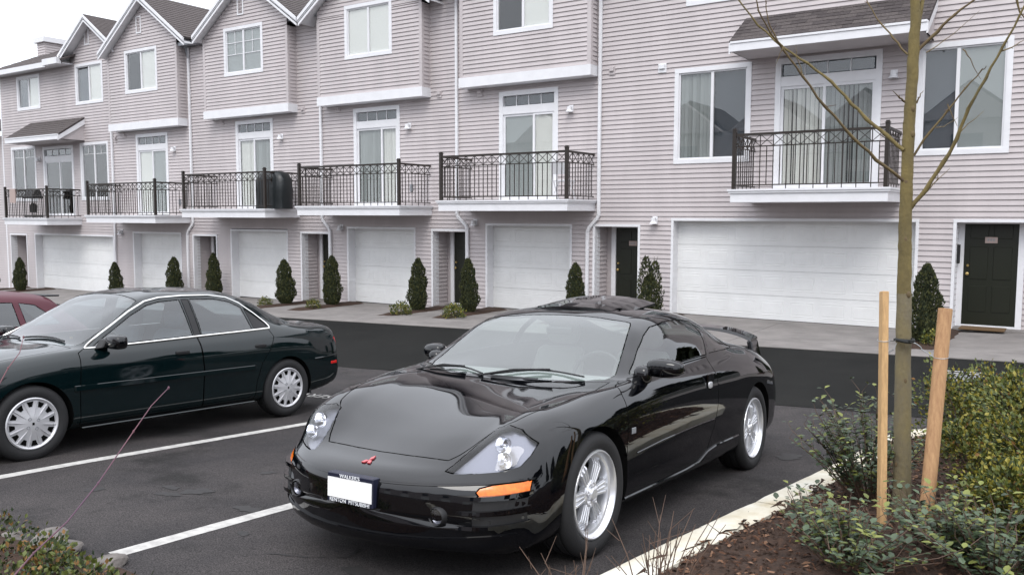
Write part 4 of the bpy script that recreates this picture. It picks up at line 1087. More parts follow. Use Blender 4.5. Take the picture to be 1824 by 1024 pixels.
def ring_pts(n, r, x, y, z, ph=0): return [(x, y+r*math.cos(ph+2*math.pi*i/n), z+r*math.sin(ph+2*math.pi*i/n)) for i in range(n)]
def wheel(C, y, z, R_, rim, side, tw=.2, face=.86, style='six', phase=0):
    """wheel whose outer face looks along side*x"""
    s = side
    e = bpy.data.objects.new('wheel', None); COL.objects.link(e); e.parent = C.root; e.empty_display_size = .1; ORG[e.name] = Vector((0, 0, 0))
    t = MB(); xo = face; xi = face-tw
    pr = [(xo-.022, rim-.004), (xo-.004, rim+.012), (xo+.006, rim+(R_-rim)*.45), (xo-.002, rim+(R_-rim)*.80), (xo-.018, R_-.006), (xo-.03, R_)]
    for k in range(3):
        x = xo-.03-(k+.5)*(tw-.06)/3; pr += [(x+.008, R_), (x+.0075, R_-.009), (x-.0075, R_-.009), (x-.008, R_)]
    pr += [(xi+.03, R_), (xi+.012, R_-.01), (xi, rim+.03), (xi+.02, rim-.004)]
    t.lathe([(s*a, r) for a, r in pr], 'x', (0, y, z), 56); C.mb(t, 'tyre', 'rubber', e, smooth=True, angle=40)
    t = MB()
    if style == 'six':
        t.lathe([(s*a, r) for a, r in [(xo-.012, rim+.004), (xo-.004, rim+.001), (xo-.002, rim-.006), (xo-.008, rim-.014), (xo-.03, rim-.022), (xo-.035, rim-.036), (xo-.06, rim-.042), (xi+.03, rim-.045)]], 'x', (0, y, z), 56)
        C.mb(t, 'rim', 'alloy', e, smooth=True, angle=40)
        d = MB(); d.lathe([(s*(xo-.13), 0.001), (s*(xo-.13), rim-.03)], 'x', (0, y, z), 32); C.mb(d, 'brake_backing', 'gap_black', e)
        d = MB(); d.lathe([(s*(xo-.10), .05), (s*(xo-.10), .13), (s*(xo-.115), .13)], 'x', (0, y, z), 32, close=True); C.mb(d, 'brake_disc', 'metal_grey', e, smooth=True)
        for k in range(6):
            a = phase+k*math.pi/3; ca, sa = math.cos(a), math.sin(a); sp = MB()
            def q(r, w, x): return (s*x, y+r*ca-w*sa, z+r*sa+w*ca)
            r0, r1, r2 = .052, rim-.075, rim-.024
            for w in (-.026, 0, .026):
                hw = .0085
                for (ra, rb, xa, xb) in ((r0, r1, xo-.035, xo-.030), (r1, r2, xo-.030, xo-.066)):
                    sc = 1.15 if rb == r2 else 1.0; s0 = 1.0 if ra == r1 else .62
                    sp.hexa([q(ra, w*s0-hw, xa-.025), q(ra, w*s0+hw, xa-.025), q(rb, w*sc+hw, xb-.025), q(rb, w*sc-hw, xb-.025), q(ra, w*s0-hw*.8, xa), q(ra, w*s0+hw*.8, xa), q(rb, w*sc+hw*.8, xb), q(rb, w*sc-hw*.8, xb)])
            for (ra, rb, xa, xb) in ((r0, r1, xo-.044, xo-.040), (r1, r2, xo-.040, xo-.076)):
                w0 = .024 if ra == r0 else .036; w1 = .036 if rb == r1 else .044
                sp.hexa([q(ra, -w0, xa-.03), q(ra, w0, xa-.03), q(rb, w1, xb-.03), q(rb, -w1, xb-.03), q(ra, -w0, xa), q(ra, w0, xa), q(rb, w1, xb), q(rb, -w1, xb)])
            C.mb(sp, 'spoke', 'alloy', e, bevel=.0025)
        h = MB(); h.lathe([(s*(xo-.07), .075), (s*(xo-.038), .072), (s*(xo-.030), .060), (s*(xo-.034), .036), (s*(xo-.022), .034), (s*(xo-.016), .026), (s*(xo-.016), .0005)], 'x', (0, y, z), 40); C.mb(h, 'hub', 'alloy', e, smooth=True, angle=30)
        for k in range(5):
            p = ring_pts(5, .052, 0, y, z, phase+.3)[k]; h = MB(); h.lathe([(s*(xo-.05), .016), (s*(xo-.027), .015), (s*(xo-.023), .009), (s*(xo-.030), .0005)], 'x', p, 14); C.mb(h, 'lug_nut', 'alloy_satin', e, smooth=True)
    else:
        t.lathe([(s*a, r) for a, r in [(xo-.004, rim+.006), (xo+.002, rim-.003), (xo-.004, rim-.013), (xo-.012, rim-.018), (xo-.010, rim-.075), (xo+.004, .07), (xo+.008, .03), (xo+.008, .0005)]], 'x', (0, y, z), 56)
        C.mb(t, 'wheel_cover', 'alloy_satin', e, smooth=True, angle=30)
        for k in range(12):
            a = phase+k*math.pi/6; ca, sa = math.cos(a), math.sin(a)
            def q(r, w, x): return (s*x, y+r*ca-w*sa, z+r*sa+w*ca)
            h = MB(); h.hexa([q(rim-.068, -.012, xo-.012), q(rim-.068, .012, xo-.012), q(rim-.026, .026, xo-.016), q(rim-.026, -.026, xo-.016), q(rim-.068, -.012, xo-.0075), q(rim-.068, .012, xo-.0075), q(rim-.026, .026, xo-.0085), q(rim-.026, -.026, xo-.0085)]); C.mb(h, 'vent_shade_block', 'gap_black', e)  # raised black block drawn in place of a shaded opening
            a2 = a+math.pi/12; ca, sa = math.cos(a2), math.sin(a2)
            h = MB(); h.hexa([q(.060, -.003, xo-.005), q(.060, .003, xo-.005), q(rim-.02, .006, xo-.012), q(rim-.02, -.006, xo-.012), q(.060, -.002, xo+.006), q(.060, .002, xo+.006), q(rim-.02, .003, xo-.002), q(rim-.02, -.003, xo-.002)]); C.mb(h, 'fin', 'alloy_satin', e)
        for p in ring_pts(4, .048, 0, y, z, .6):
            h = MB(); h.lathe([(s*(xo+.001), .013), (s*(xo+.010), .013), (s*(xo+.010), .0095), (s*(xo+.005), .009), (s*(xo+.005), .0005)], 'x', p, 14); C.mb(h, 'lug_cap', 'metal_grey', e)
        h = MB(); h.box(min(s*(xo+.008), s*(xo+.011)), max(s*(xo+.008), s*(xo+.011)), y-.008, y+.008, z-.010, z+.010); C.mb(h, 'centre_badge', 'gap_black', e)
    return e

def ellipsoid(m, c, r, e=.8, n=16, k=10, xf=None):
    vs = []
    for i in range(k+1):
        ph = -math.pi/2+math.pi*i/k
        for j in range(n):
            th = 2*math.pi*j/n
            def pw(v): return math.copysign(abs(v)**e, v)
            p = Vector((r[0]*pw(math.cos(ph))*pw(math.cos(th)), r[1]*pw(math.cos(ph))*pw(math.sin(th)), r[2]*pw(math.sin(ph))))
            if xf: p = xf(p)
            vs.append(Vector(c)+p)
    m.add(vs, [(i*n+j, i*n+(j+1) % n, (i+1)*n+(j+1) % n, (i+1)*n+j) for i in range(k) for j in range(n)])

def sec(pts): return pts
# section: 0 bottom centre,1,2 bottom edge,3 rocker,4 lower side,5 widest,6 shoulder,7 belt,8 glass mid,9 roof rail,10,11 top centre
COUPE = [
 (-.925, .36, [(0,.285),(.40,.285),(.60,.287),(.65,.29),(.68,.30),(.68,.31),(.66,.32),(.62,.322),(.52,.324),(.38,.325),(.2,.326),(0,.327)]),
 (-.918, .37, [(0,.20),(.44,.20),(.63,.205),(.69,.235),(.73,.30),(.73,.36),(.71,.40),(.67,.415),(.56,.42),(.40,.425),(.2,.43),(0,.43)]),
 (-.895, .37, [(0,.165),(.48,.165),(.67,.172),(.725,.22),(.768,.30),(.768,.39),(.74,.445),(.69,.465),(.57,.472),(.41,.476),(.2,.478),(0,.48)]),
 (-.84, .355, [(0,.155),(.50,.155),(.69,.16),(.755,.20),(.80,.31),(.795,.42),(.752,.487),(.67,.508),(.56,.510),(.41,.510),(.21,.512),(0,.512)]),
 (-.76, .30, [(0,.125),(.52,.125),(.70,.135),(.79,.19),(.828,.33),(.822,.45),(.772,.535),(.68,.565),(.565,.560),(.42,.540),(.21,.535),(0,.535)]),
 (-.65, .22, [(0,.13),(.54,.13),(.72,.14),(.81,.20),(.850,.36),(.842,.485),(.800,.592),(.71,.645),(.59,.642),(.435,.592),(.22,.575),(0,.572)]),
 (-.50, .14, [(0,.135),(.54,.135),(.74,.145),(.82,.20),(.864,.38),(.858,.51),(.820,.645),(.74,.702),(.610,.710),(.445,.664),(.22,.635),(0,.628)]),
 (-.30, .08, [(0,.14),(.54,.14),(.75,.15),(.83,.21),(.873,.39),(.872,.545),(.838,.692),(.76,.754),(.632,.766),(.46,.736),(.22,.705),(0,.695)]),
 (-.05, .04, [(0,.15),(.54,.15),(.76,.16),(.835,.22),(.874,.39),(.879,.58),(.848,.728),(.777,.790),(.65,.804),(.46,.787),(.22,.765),(0,.757)]),
 (.22, .01, [(0,.16),(.54,.16),(.77,.17),(.84,.22),(.868,.39),(.88,.59),(.856,.755),(.79,.825),(.665,.835),(.47,.822),(.24,.81),(0,.805)]),
 (.37, .0, [(0,.16),(.54,.16),(.77,.17),(.84,.22),(.864,.39),(.88,.595),(.858,.765),(.80,.838),(.69,.847),(.50,.838),(.26,.832),(0,.830)]),
 (.50, 0, [(0,.16),(.54,.16),(.77,.17),(.84,.22),(.862,.39),(.88,.60),(.86,.775),(.808,.850),(.715,.862),(.55,.868),(.30,.895),(0,.905)]),
 (.75, 0, [(0,.16),(.54,.16),(.77,.17),(.84,.22),(.86,.39),(.88,.60),(.862,.785),(.812,.872),(.728,.965),(.625,1.008),(.33,1.030),(0,1.038)]),
 (1.00, 0, [(0,.16),(.54,.16),(.77,.17),(.84,.22),(.86,.39),(.88,.60),(.864,.79),(.812,.888),(.735,1.030),(.600,1.138),(.33,1.162),(0,1.168)]),
 (1.25, 0, [(0,.16),(.54,.16),(.77,.17),(.84,.22),(.86,.39),(.88,.60),(.865,.795),(.812,.898),(.750,1.060),(.615,1.182),(.33,1.232),(0,1.242)]),
 (1.55, 0, [(0,.16),(.54,.16),(.77,.17),(.84,.22),(.862,.39),(.882,.605),(.867,.80),(.812,.908),(.752,1.070),(.612,1.195),(.33,1.252),(0,1.265)]),
 (1.85, 0, [(0,.16),(.54,.16),(.77,.17),(.84,.22),(.865,.39),(.885,.61),(.868,.81),(.810,.918),(.737,1.060),(.598,1.172),(.32,1.236),(0,1.250)]),
 (2.15, 0, [(0,.16),(.54,.16),(.77,.17),(.84,.22),(.87,.39),(.888,.62),(.868,.82),(.80,.928),(.690,1.028),(.545,1.122),(.31,1.186),(0,1.203)]),
 (2.45, 0, [(0,.17),(.54,.17),(.77,.18),(.84,.23),(.872,.40),(.888,.63),(.862,.825),(.785,.928),(.64,.985),(.505,1.040),(.28,1.105),(0,1.125)]),
 (2.75, -.02, [(0,.18),(.54,.18),(.76,.19),(.84,.24),(.87,.40),(.882,.63),(.848,.815),(.765,.905),(.61,.945),(.475,.970),(.26,1.015),(0,1.030)]),
 (3.00, -.06, [(0,.19),(.54,.19),(.75,.20),(.83,.25),(.862,.41),(.870,.62),(.83,.785),(.74,.868),(.58,.905),(.44,.918),(.24,.935),(0,.940)]),
 (3.22, -.13, [(0,.21),(.54,.21),(.73,.22),(.82,.27),(.85,.42),(.855,.60),(.81,.75),(.71,.825),(.55,.862),(.42,.875),(.22,.885),(0,.888)]),
 (3.38, -.22, [(0,.24),(.52,.24),(.71,.25),(.80,.30),(.835,.43),(.835,.57),(.785,.70),(.68,.785),(.53,.825),(.40,.842),(.21,.852),(0,.855)]),
 (3.46, -.27, [(0,.29),(.50,.29),(.68,.30),(.77,.34),(.81,.43),(.81,.53),(.755,.63),(.65,.70),(.50,.735),(.38,.75),(.2,.757),(0,.76)]),
 (3.50, -.30, [(0,.40),(.48,.40),(.64,.405),(.72,.42),(.755,.45),(.755,.49),(.71,.54),(.61,.58),(.47,.60),(.35,.61),(.18,.615),(0,.617)]),
 (3.505, -.30, [(0,.47),(.46,.47),(.60,.472),(.68,.475),(.70,.48),(.70,.485),(.66,.49),(.58,.495),(.45,.50),(.33,.502),(.17,.503),(0,.504)]),
]
def coupe():
    C = CarBuilder('coupe', (-2.88, -13.67, .385), -11.13, .205, .035, 'glossy black two-door sports coupe parked nearest the camera with its sunroof tilted open', 'car', COUPE,
                   [(0, .325, .352), (2.555, .325, .352)], 'black_paint')
    F = lambda c, n: c.z > .45 and n.z > .1
    C.part('hood', 'top', [(.355, 0), (.365, .30), (.40, .55), (.44, .70), (.20, .735), (-.15, .685), (-.38, .605), (-.47, .535), (-.62, .445), (-.668, .405), (-.69, .2), (-.70, 0), (-.69, -.2), (-.668, -.405), (-.62, -.445), (-.47, -.535), (-.38, -.605), (-.15, -.685), (.20, -.735), (.44, -.70), (.40, -.55), (.365, -.30)], F)
    ws = [(.385, 0), (.395, .30), (.43, .52), (.475, .645), (.56, .675), (.80, .612), (.985, .560), (1.04, .535), (1.075, .30), (1.09, 0)]
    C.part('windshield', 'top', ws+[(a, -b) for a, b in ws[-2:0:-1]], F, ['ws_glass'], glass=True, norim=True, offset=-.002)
    C.both('door', [(.325, .235), (.315, .55), (.33, .80), (.36, .845), (.62, .880), (1.0, .899), (1.66, .926), (1.70, .78), (1.70, .60), (1.66, .45), (1.58, .33), (1.52, .25)])
    C.both('door_glass', [(.60, .890), (.80, 1.005), (.97, 1.095), (1.10, 1.142), (1.30, 1.170), (1.50, 1.178), (1.66, 1.168), (1.75, 1.155), (1.68, .940), (1.2, .920)], ['car_glass'], glass=True, norim=True, offset=-.002)
    C.both('quarter_glass', [(1.735, .945), (1.80, 1.148), (1.92, 1.122), (2.08, 1.062), (2.22, .995), (2.28, .955)], ['car_glass'], glass=True, norim=True, offset=-.002)
    bl = [(1.98, 0), (1.98, .35), (2.02, .47), (2.20, .46), (2.62, .42), (2.80, .36), (2.86, 0)]
    C.part('rear_window', 'top', bl+[(a, -b) for a, b in bl[-2:0:-1]], lambda c, n: c.z > .9 and n.z > .1, ['car_glass'], glass=True, norim=True, offset=-.002)
    hl = [(.440, .520), (.470, .580), (.510, .645), (.545, .698), (.60, .713), (.68, .702), (.775, .648), (.765, .600), (.738, .552), (.68, .530), (.57, .518), (.48, .514)]
    for sg in (1, -1):
        C.part('headlight', 'front', [(sg*a, b) for a, b in hl], lambda c, n, sg=sg: c.x*sg > .2 and c.y < -.1 and n.y < .2, ['lens_clear'], glass=True, norim=True, offset=.001)
        C.part('corner_lamp', 'front', [(sg*a, b) for a, b in [(.615, .442), (.625, .460), (.67, .474), (.790, .486), (.790, .438), (.67, .420), (.630, .424)]], lambda c, n, sg=sg: c.x*sg > .2 and c.y < -.1 and n.y < .3, ['amber'], norim=True, offset=.002)
    # bumper: everything ahead of the arch below the hood seam
    lowf = lambda c, n: c.y < -.30
    C.part('fuel_door', 'side', [(2.32, .66), (2.32, .80), (2.46, .80), (2.46, .66)], lambda c, n: c.x < -.4)
    C.part('tail_lamp', 'front', [(.42, .60), (.44, .70), (.66, .72), (.84, .69), (.84, .61), (.7, .60)], lambda c, n: c.y > 3.0 and n.y > .1, ['red_lens'], norim=True, offset=.001)
    C.part('tail_lamp', 'front', [(-.42, .60), (-.44, .70), (-.66, .72), (-.84, .69), (-.84, .61), (-.7, .60)], lambda c, n: c.y > 3.0 and n.y > .1, ['red_lens'], norim=True, offset=.001)
    C.finish()
    mb = C.mb
    # headlight internals, set behind the lens
    hf = C.hitf
    for sg in (1, -1):
        hlo = C.obs['headlight'][0 if sg == 1 else 1]
        cx_, cz_ = .61, .605
        h = MB(); pts = []
        for a, b in hl:
            t, z = cx_+(a-cx_)*.97, cz_+(b-cz_)*.97; pts.append((sg*t, hf(sg*t, z)+.035, z-.030))
        c_ = (sg*cx_, hf(sg*cx_, cz_)+.085, cz_-.055); n = len(pts)
        h.add(pts+[c_], [(i, (i+1) % n, n) for i in range(n)]); mb(h, 'lamp_housing', 'lamp_body', hlo, smooth=True, angle=60)
        for (t, z, r) in ((.625, .640, .046), (.655, .578, .042)):
            y = hf(sg*t, z)
            h = MB(); h.lathe([(y+.070, .002), (y+.062, r*.6), (y+.040, r*.92), (y+.024, r)], 'y', (sg*t, 0, z-.012), 20); mb(h, 'reflector_bowl', 'reflector', hlo, smooth=True)
            h = MB(); ellipsoid(h, (sg*t, y+.042, z-.012), (.010, .014, .010)); mb(h, 'bulb', 'reflector', hlo, smooth=True)
    def strip(t0, t1, zf, hh, o, n=10, taper=False):
        m = MB()
        for i in range(n):
            q = []
            for k in (i, i+1):
                f = k/n; t = t0+(t1-t0)*f; z = zf(f); oo = o*(min(1, f*2.2) if taper else 1)
                ya, yb = hf(t, z), hf(t, z+hh); q.append((t, ya, yb, z, oo))
            (ta, y0, y1, z0, oa), (tb, y2, y3, z2, ob) = q
            m.hexa([(ta, y0-oa, z0), (tb, y2-ob, z2), (tb, y2+.03, z2), (ta, y0+.03, z0), (ta, y1-oa, z0+hh), (tb, y3-ob, z2+hh), (tb, y3+.03, z2+hh), (ta, y1+.03, z0+hh)])
        return m
    for sg in (1, -1):
        for z0 in (.408, .340, .272):
            m = strip(sg*.54, sg*.80, lambda f: z0+.018*f*f, .018, .034, n=16, taper=True); mb(m, 'bumper_fin', 'black_paint', smooth=True, angle=30)
        for z0 in (.360, .292):
            m = strip(sg*.61, sg*.79, lambda f: z0+.010*f*f, .042, .002); mb(m, 'bumper_slot_shade', 'black_plastic')  # near-flush black strips, painted shade giving the look of recessed slots
        fy = hf(sg*.465, .329); m = MB(); m.lathe([(fy+.05, .046), (fy-.004, .046), (fy-.012, .040), (fy-.006, .036)], 'y', (sg*.465, 0, .329), 24); fg = mb(m, 'fog_lamp', 'black_plastic', smooth=True, angle=40)
        m = MB(); m.lathe([(fy+.030, .002), (fy+.022, .018), (fy+.004, .034)], 'y', (sg*.465, 0, .329), 20); mb(m, 'reflector_bowl', 'lamp_body', fg, smooth=True)
        m = MB(); m.lathe([(fy-.006, .0365), (fy-.010, .024), (fy-.012, .001)], 'y', (sg*.465, 0, .329), 20); mb(m, 'lamp_lens', 'lens_clear', fg, smooth=True)
    m = strip(-.80, .80, lambda f: .462+.030*abs(f*2-1)**3, .007, .006, 44); mb(m, 'bumper_crease', 'black_paint', smooth=True, angle=50)
    m = strip(-.76, .76, lambda f: .212+.028*abs(f*2-1)**3, .010, .014, 44); mb(m, 'front_lip', 'black_paint', smooth=True, angle=30)
    # plate with dealer frame
    f = hf(0, .38)-.006
    pm = MB(); pm.box(-.136, .166, f-.010, f+.04, .338, .480); pl = mb(pm, 'licence_plate_frame', 'plate_frame', bevel=.004)
    pm = MB(); pm.box(-.130, .160, f-.013, f-.009, .362, .458); mb(pm, 'licence_plate', 'plate_white', pl)
    rot = Matrix.Rotation(R(90), 4, 'X')
    text_obj('frame_lettering', "WALKER'S", .025, pl, 'plate_text', Matrix.Translation((.015, f-.0115, .468)) @ rot, sx=1.15)
    text_obj('frame_lettering', "RENTON  MITSUBISHI", .026, pl, 'plate_text', Matrix.Translation((.015, f-.0115, .349)) @ rot, sx=1.05)
    # three-diamond emblem
    yc, zc = -.800, C.hitz(0, -.800); nn_ = Vector((0, C.hitz(0, -.79)-C.hitz(0, -.83), -.04)).normalized(); nn_ = -nn_; ey = Vector((0, nn_.z, -nn_.y)); 
    for k in range(3):
        a = R(90+120*k); L_ = .030; d = Vector((math.cos(a), math.sin(a))); nrm = Vector((-d.y, d.x))
        p = [Vector((0, 0)), (d*.5+nrm*.29)*L_, d*L_, (d*.5-nrm*.29)*L_]
        pts = [Vector((v.x*1.1+.012, yc, zc))+ey*v.y*1.7+nn_*.001 for v in p]
        q = MB(); q.prism(pts, nn_*.006); mb(q, 'emblem_diamond', 'emblem_red')
    # mirrors
    for sg in (1, -1):
        m = MB(); ellipsoid(m, (sg*(.915 if sg > 0 else .885), (.715 if sg > 0 else .80), .925), (.105 if sg > 0 else .09, .062, .055), e=.62, xf=lambda p, sg=sg: Vector((p.x, p.y+abs(p.x+sg*.11)*.18, p.z*(1-.22*max(0, sg*p.x)/.108)))); mi = mb(m, 'door_mirror', 'black_paint', smooth=True, angle=80)
        m = MB(); ellipsoid(m, (sg*.805, .66 if sg > 0 else .74, .885), (.05, .055, .055), e=.7); mb(m, 'mirror_foot', 'black_paint', mi, smooth=True)
        m = MB(); ellipsoid(m, (sg*(.918 if sg > 0 else .885), .763 if sg > 0 else .848, .925), (.086, .006, .042), e=.6); mb(m, 'mirror_glass', 'chrome', mi, smooth=True)
        # handle
        m = MB(); m.box(min(sg*.872, sg*.884), max(sg*.872, sg*.884), 1.50, 1.62, .765, .825); hd = mb(m, 'door_handle', 'black_paint', bevel=.012)
        m = MB(); ellipsoid(m, (sg*.886, 1.54, .75), (.006, .035, .022), e=.6); mb(m, 'lock_cylinder', 'alloy_satin', hd, smooth=True)
        # sill lip along the door and crease above
        pts = [(sg*(C.hitx(sg, y_, z_)+.002), y_, z_) for y_, z_ in ((.34, .232), (.8, .234), (1.2, .238), (1.42, .252), (1.56, .30), (1.75, .32), (2.16, .325))]
        m = MB(); m.tube(pts, .009, 6); mb(m, 'sill_moulding', 'black_paint', smooth=True)
        m = MB(); hx = C.hitx(sg, .385, .60); m.box(min(sg*hx, sg*(hx+.005)), max(sg*hx, sg*(hx+.005)), .36, .41, .588, .622); mb(m, 'side_badge', 'metal_grey', bevel=.003)
        m = MB(); m.tube([(sg*(C.hitx(sg, y_, z_)+.0), y_, z_) for y_, z_ in ((.45, .47), (.8, .49), (1.1, .50), (1.4, .508), (1.65, .51))], .005, 5); mb(m, 'side_crease', 'black_paint', smooth=True)
        # window surround seal
    # sunroof panel tilted open
    m = MB(); n = 8
    def zr(t): return 1.262-.10*(abs(t)/.55)**2.4
    for i in range(n):
        for j in range(4):
            ta, tb = -.40+.8*i/n, -.40+.8*(i+1)/n; ya, yb = 1.22+.50*j/4, 1.22+.50*(j+1)/4
            def zz(t, y): return zr(t)-.012*((1.55-y)/.3)**2*(1 if y < 1.55 else 0)+.008+.058*((y-1.22)/.5)
            m.hexa([(ta, ya, zz(ta, ya)-.014), (tb, ya, zz(tb, ya)-.014), (tb, yb, zz(tb, yb)-.014), (ta, yb, zz(ta, yb)-.014), (ta, ya, zz(ta, ya)), (tb, ya, zz(tb, ya)), (tb, yb, zz(tb, yb)), (ta, yb, zz(ta, yb))])
    mb(m, 'sunroof_panel', 'black_paint', smooth=True, angle=30)
    m = MB(); m.box(-.33, .33, 1.30, 1.66, 1.20, 1.249); mb(m, 'sunroof_gap_shade', 'gap_black')  # solid black block stands in for the shade under the tilted panel
    # roof rail drip channels
    # spoiler
    m = MB(); k = 16; prev = None
    for i in range(k):
        def st(i):
            t = -.66+1.32*i/k; a = abs(t)/.66; y = 3.34-.20*a**2.2; z = 1.035-.075*a**3; return t, y, z
        t0, y0, z0 = st(i); t1, y1, z1 = st(i+1)
        m.hexa([(t0, y0-.09, z0-.012), (t1, y1-.09, z1-.012), (t1, y1+.09, z1+.008), (t0, y0+.09, z0+.008), (t0, y0-.07, z0+.012), (t1, y1-.07, z1+.012), (t1, y1+.08, z1+.026), (t0, y0+.08, z0+.026)])
    sp = mb(m, 'rear_spoiler', 'black_paint', smooth=True, angle=40)
    for sg in (1, -1):
        m = MB(); m.hexa([(sg*.64, 3.06, .855), (sg*.69, 3.06, .835), (sg*.69, 3.26, .80), (sg*.64, 3.26, .82), (sg*.62, 3.06, .955), (sg*.665, 3.06, .95), (sg*.665, 3.22, .965), (sg*.62, 3.22, .975)]); mb(m, 'spoiler_foot', 'black_paint', sp, bevel=.01)
    # wipers, cowl
    def wsz(t, y):
        return lerp(y, [.37, .50, .75, 1.0, 1.09], [.830, .905, 1.038, 1.165, 1.2])-(.018 if 1 else 0)*(abs(t)/.5)**2
    for (a, b_, nm) in (((-.10, .40), (.52, .475), 'wiper'), ((-.62, .45), (-.16, .40), 'wiper')):
        m = MB(); pts = []
        for i in range(9):
            f_ = i/8; t = a[0]+(b_[0]-a[0])*f_; y = a[1]+(b_[1]-a[1])*f_+.035*math.sin(math.pi*f_); pts.append((t, y-.01, C.hitz(t, y-.01)+.012))
        m.tube(pts, .0055, 5); w_ = mb(m, nm, 'black_plastic')
        m = MB(); m.tube([(pts[0][0]-.05, .36, .845), (pts[2][0], pts[2][1]-.02, pts[2][2]+.012), (pts[5][0], pts[5][1]-.008, pts[5][2]+.008)], .0065, 5); mb(m, 'wiper_arm', 'black_plastic', w_)
    m = MB()
    for i in range(12):
        t0, t1 = -.66+1.32*i/12, -.66+1.32*(i+1)/12; f0, f1 = .368+.085*(abs(t0)/.68)**2, .368+.085*(abs(t1)/.68)**2
        m.hexa([(t0, f0-.01, .80), (t1, f1-.01, .80), (t1, f1+.03, .83), (t0, f0+.03, .83), (t0, f0-.008, .826), (t1, f1-.008, .826), (t1, f1+.035, .846), (t0, f0+.035, .846)])
    mb(m, 'cowl_panel', 'black_plastic')
    interior(C, .62, 1.28, .34, 1.0)
    for y in (0, 2.555):
        for sg in (1, -1): wheel(C, y, .323, .323, .228, sg, .215, .862, 'six', .06 if y == 0 else .35)
    return C
def interior(C, ydash, yseat, zfloor, ztop, cloth='seat_cloth'):
    m = MB(); m.box(-.70, .70, ydash-.15, 2.5, zfloor-.1, zfloor); C.mb(m, 'floor_pan', 'interior')
    m = MB(); m.hexa([(-.66, ydash-.12, .62), (.66, ydash-.12, .62), (.66, ydash+.28, .60), (-.66, ydash+.28, .60), (-.66, ydash-.10, .80), (.66, ydash-.10, .80), (.62, ydash+.22, .84), (-.62, ydash+.22, .84)]); C.mb(m, 'dashboard', 'dash', bevel=.02)
    for sg in (1, -1):
        m = MB(); m.box(sg*.34-.24, sg*.34+.24, yseat-.30, yseat+.18, zfloor, zfloor+.16); st = C.mb(m, 'seat', cloth, bevel=.04)
        m = MB(); m.hexa([(sg*.34-.24, yseat+.14, zfloor+.12), (sg*.34+.24, yseat+.14, zfloor+.12), (sg*.34+.24, yseat+.27, zfloor+.12), (sg*.34-.24, yseat+.27, zfloor+.12), (sg*.34-.19, yseat+.34, zfloor+.60), (sg*.34+.19, yseat+.34, zfloor+.60), (sg*.34+.19, yseat+.44, zfloor+.60), (sg*.34-.19, yseat+.44, zfloor+.60)]); C.mb(m, 'backrest', cloth, st, bevel=.03)
        m = MB(); ellipsoid(m, (sg*.34, yseat+.42, zfloor+.70), (.13, .05, .085), e=.6); C.mb(m, 'headrest', cloth, st, smooth=True)
    m = MB()
    import_pts = [(.34+.18*math.cos(a), ydash+.34+.05*math.sin(a), .80+.17*math.sin(a)) for a in [2*math.pi*i/20 for i in range(21)]]
    m.tube(import_pts, .012, 6, cap=False); m.bar((.16, ydash+.34, .80), (.52, ydash+.34, .80), .03, .02); C.mb(m, 'steering_wheel', 'black_plastic', smooth=True)
    m = MB(); m.box(-.10, .10, ydash+.42, ydash+.45, ztop+.07, ztop+.12); C.mb(m, 'rear_view_mirror', 'black_plastic', bevel=.01)

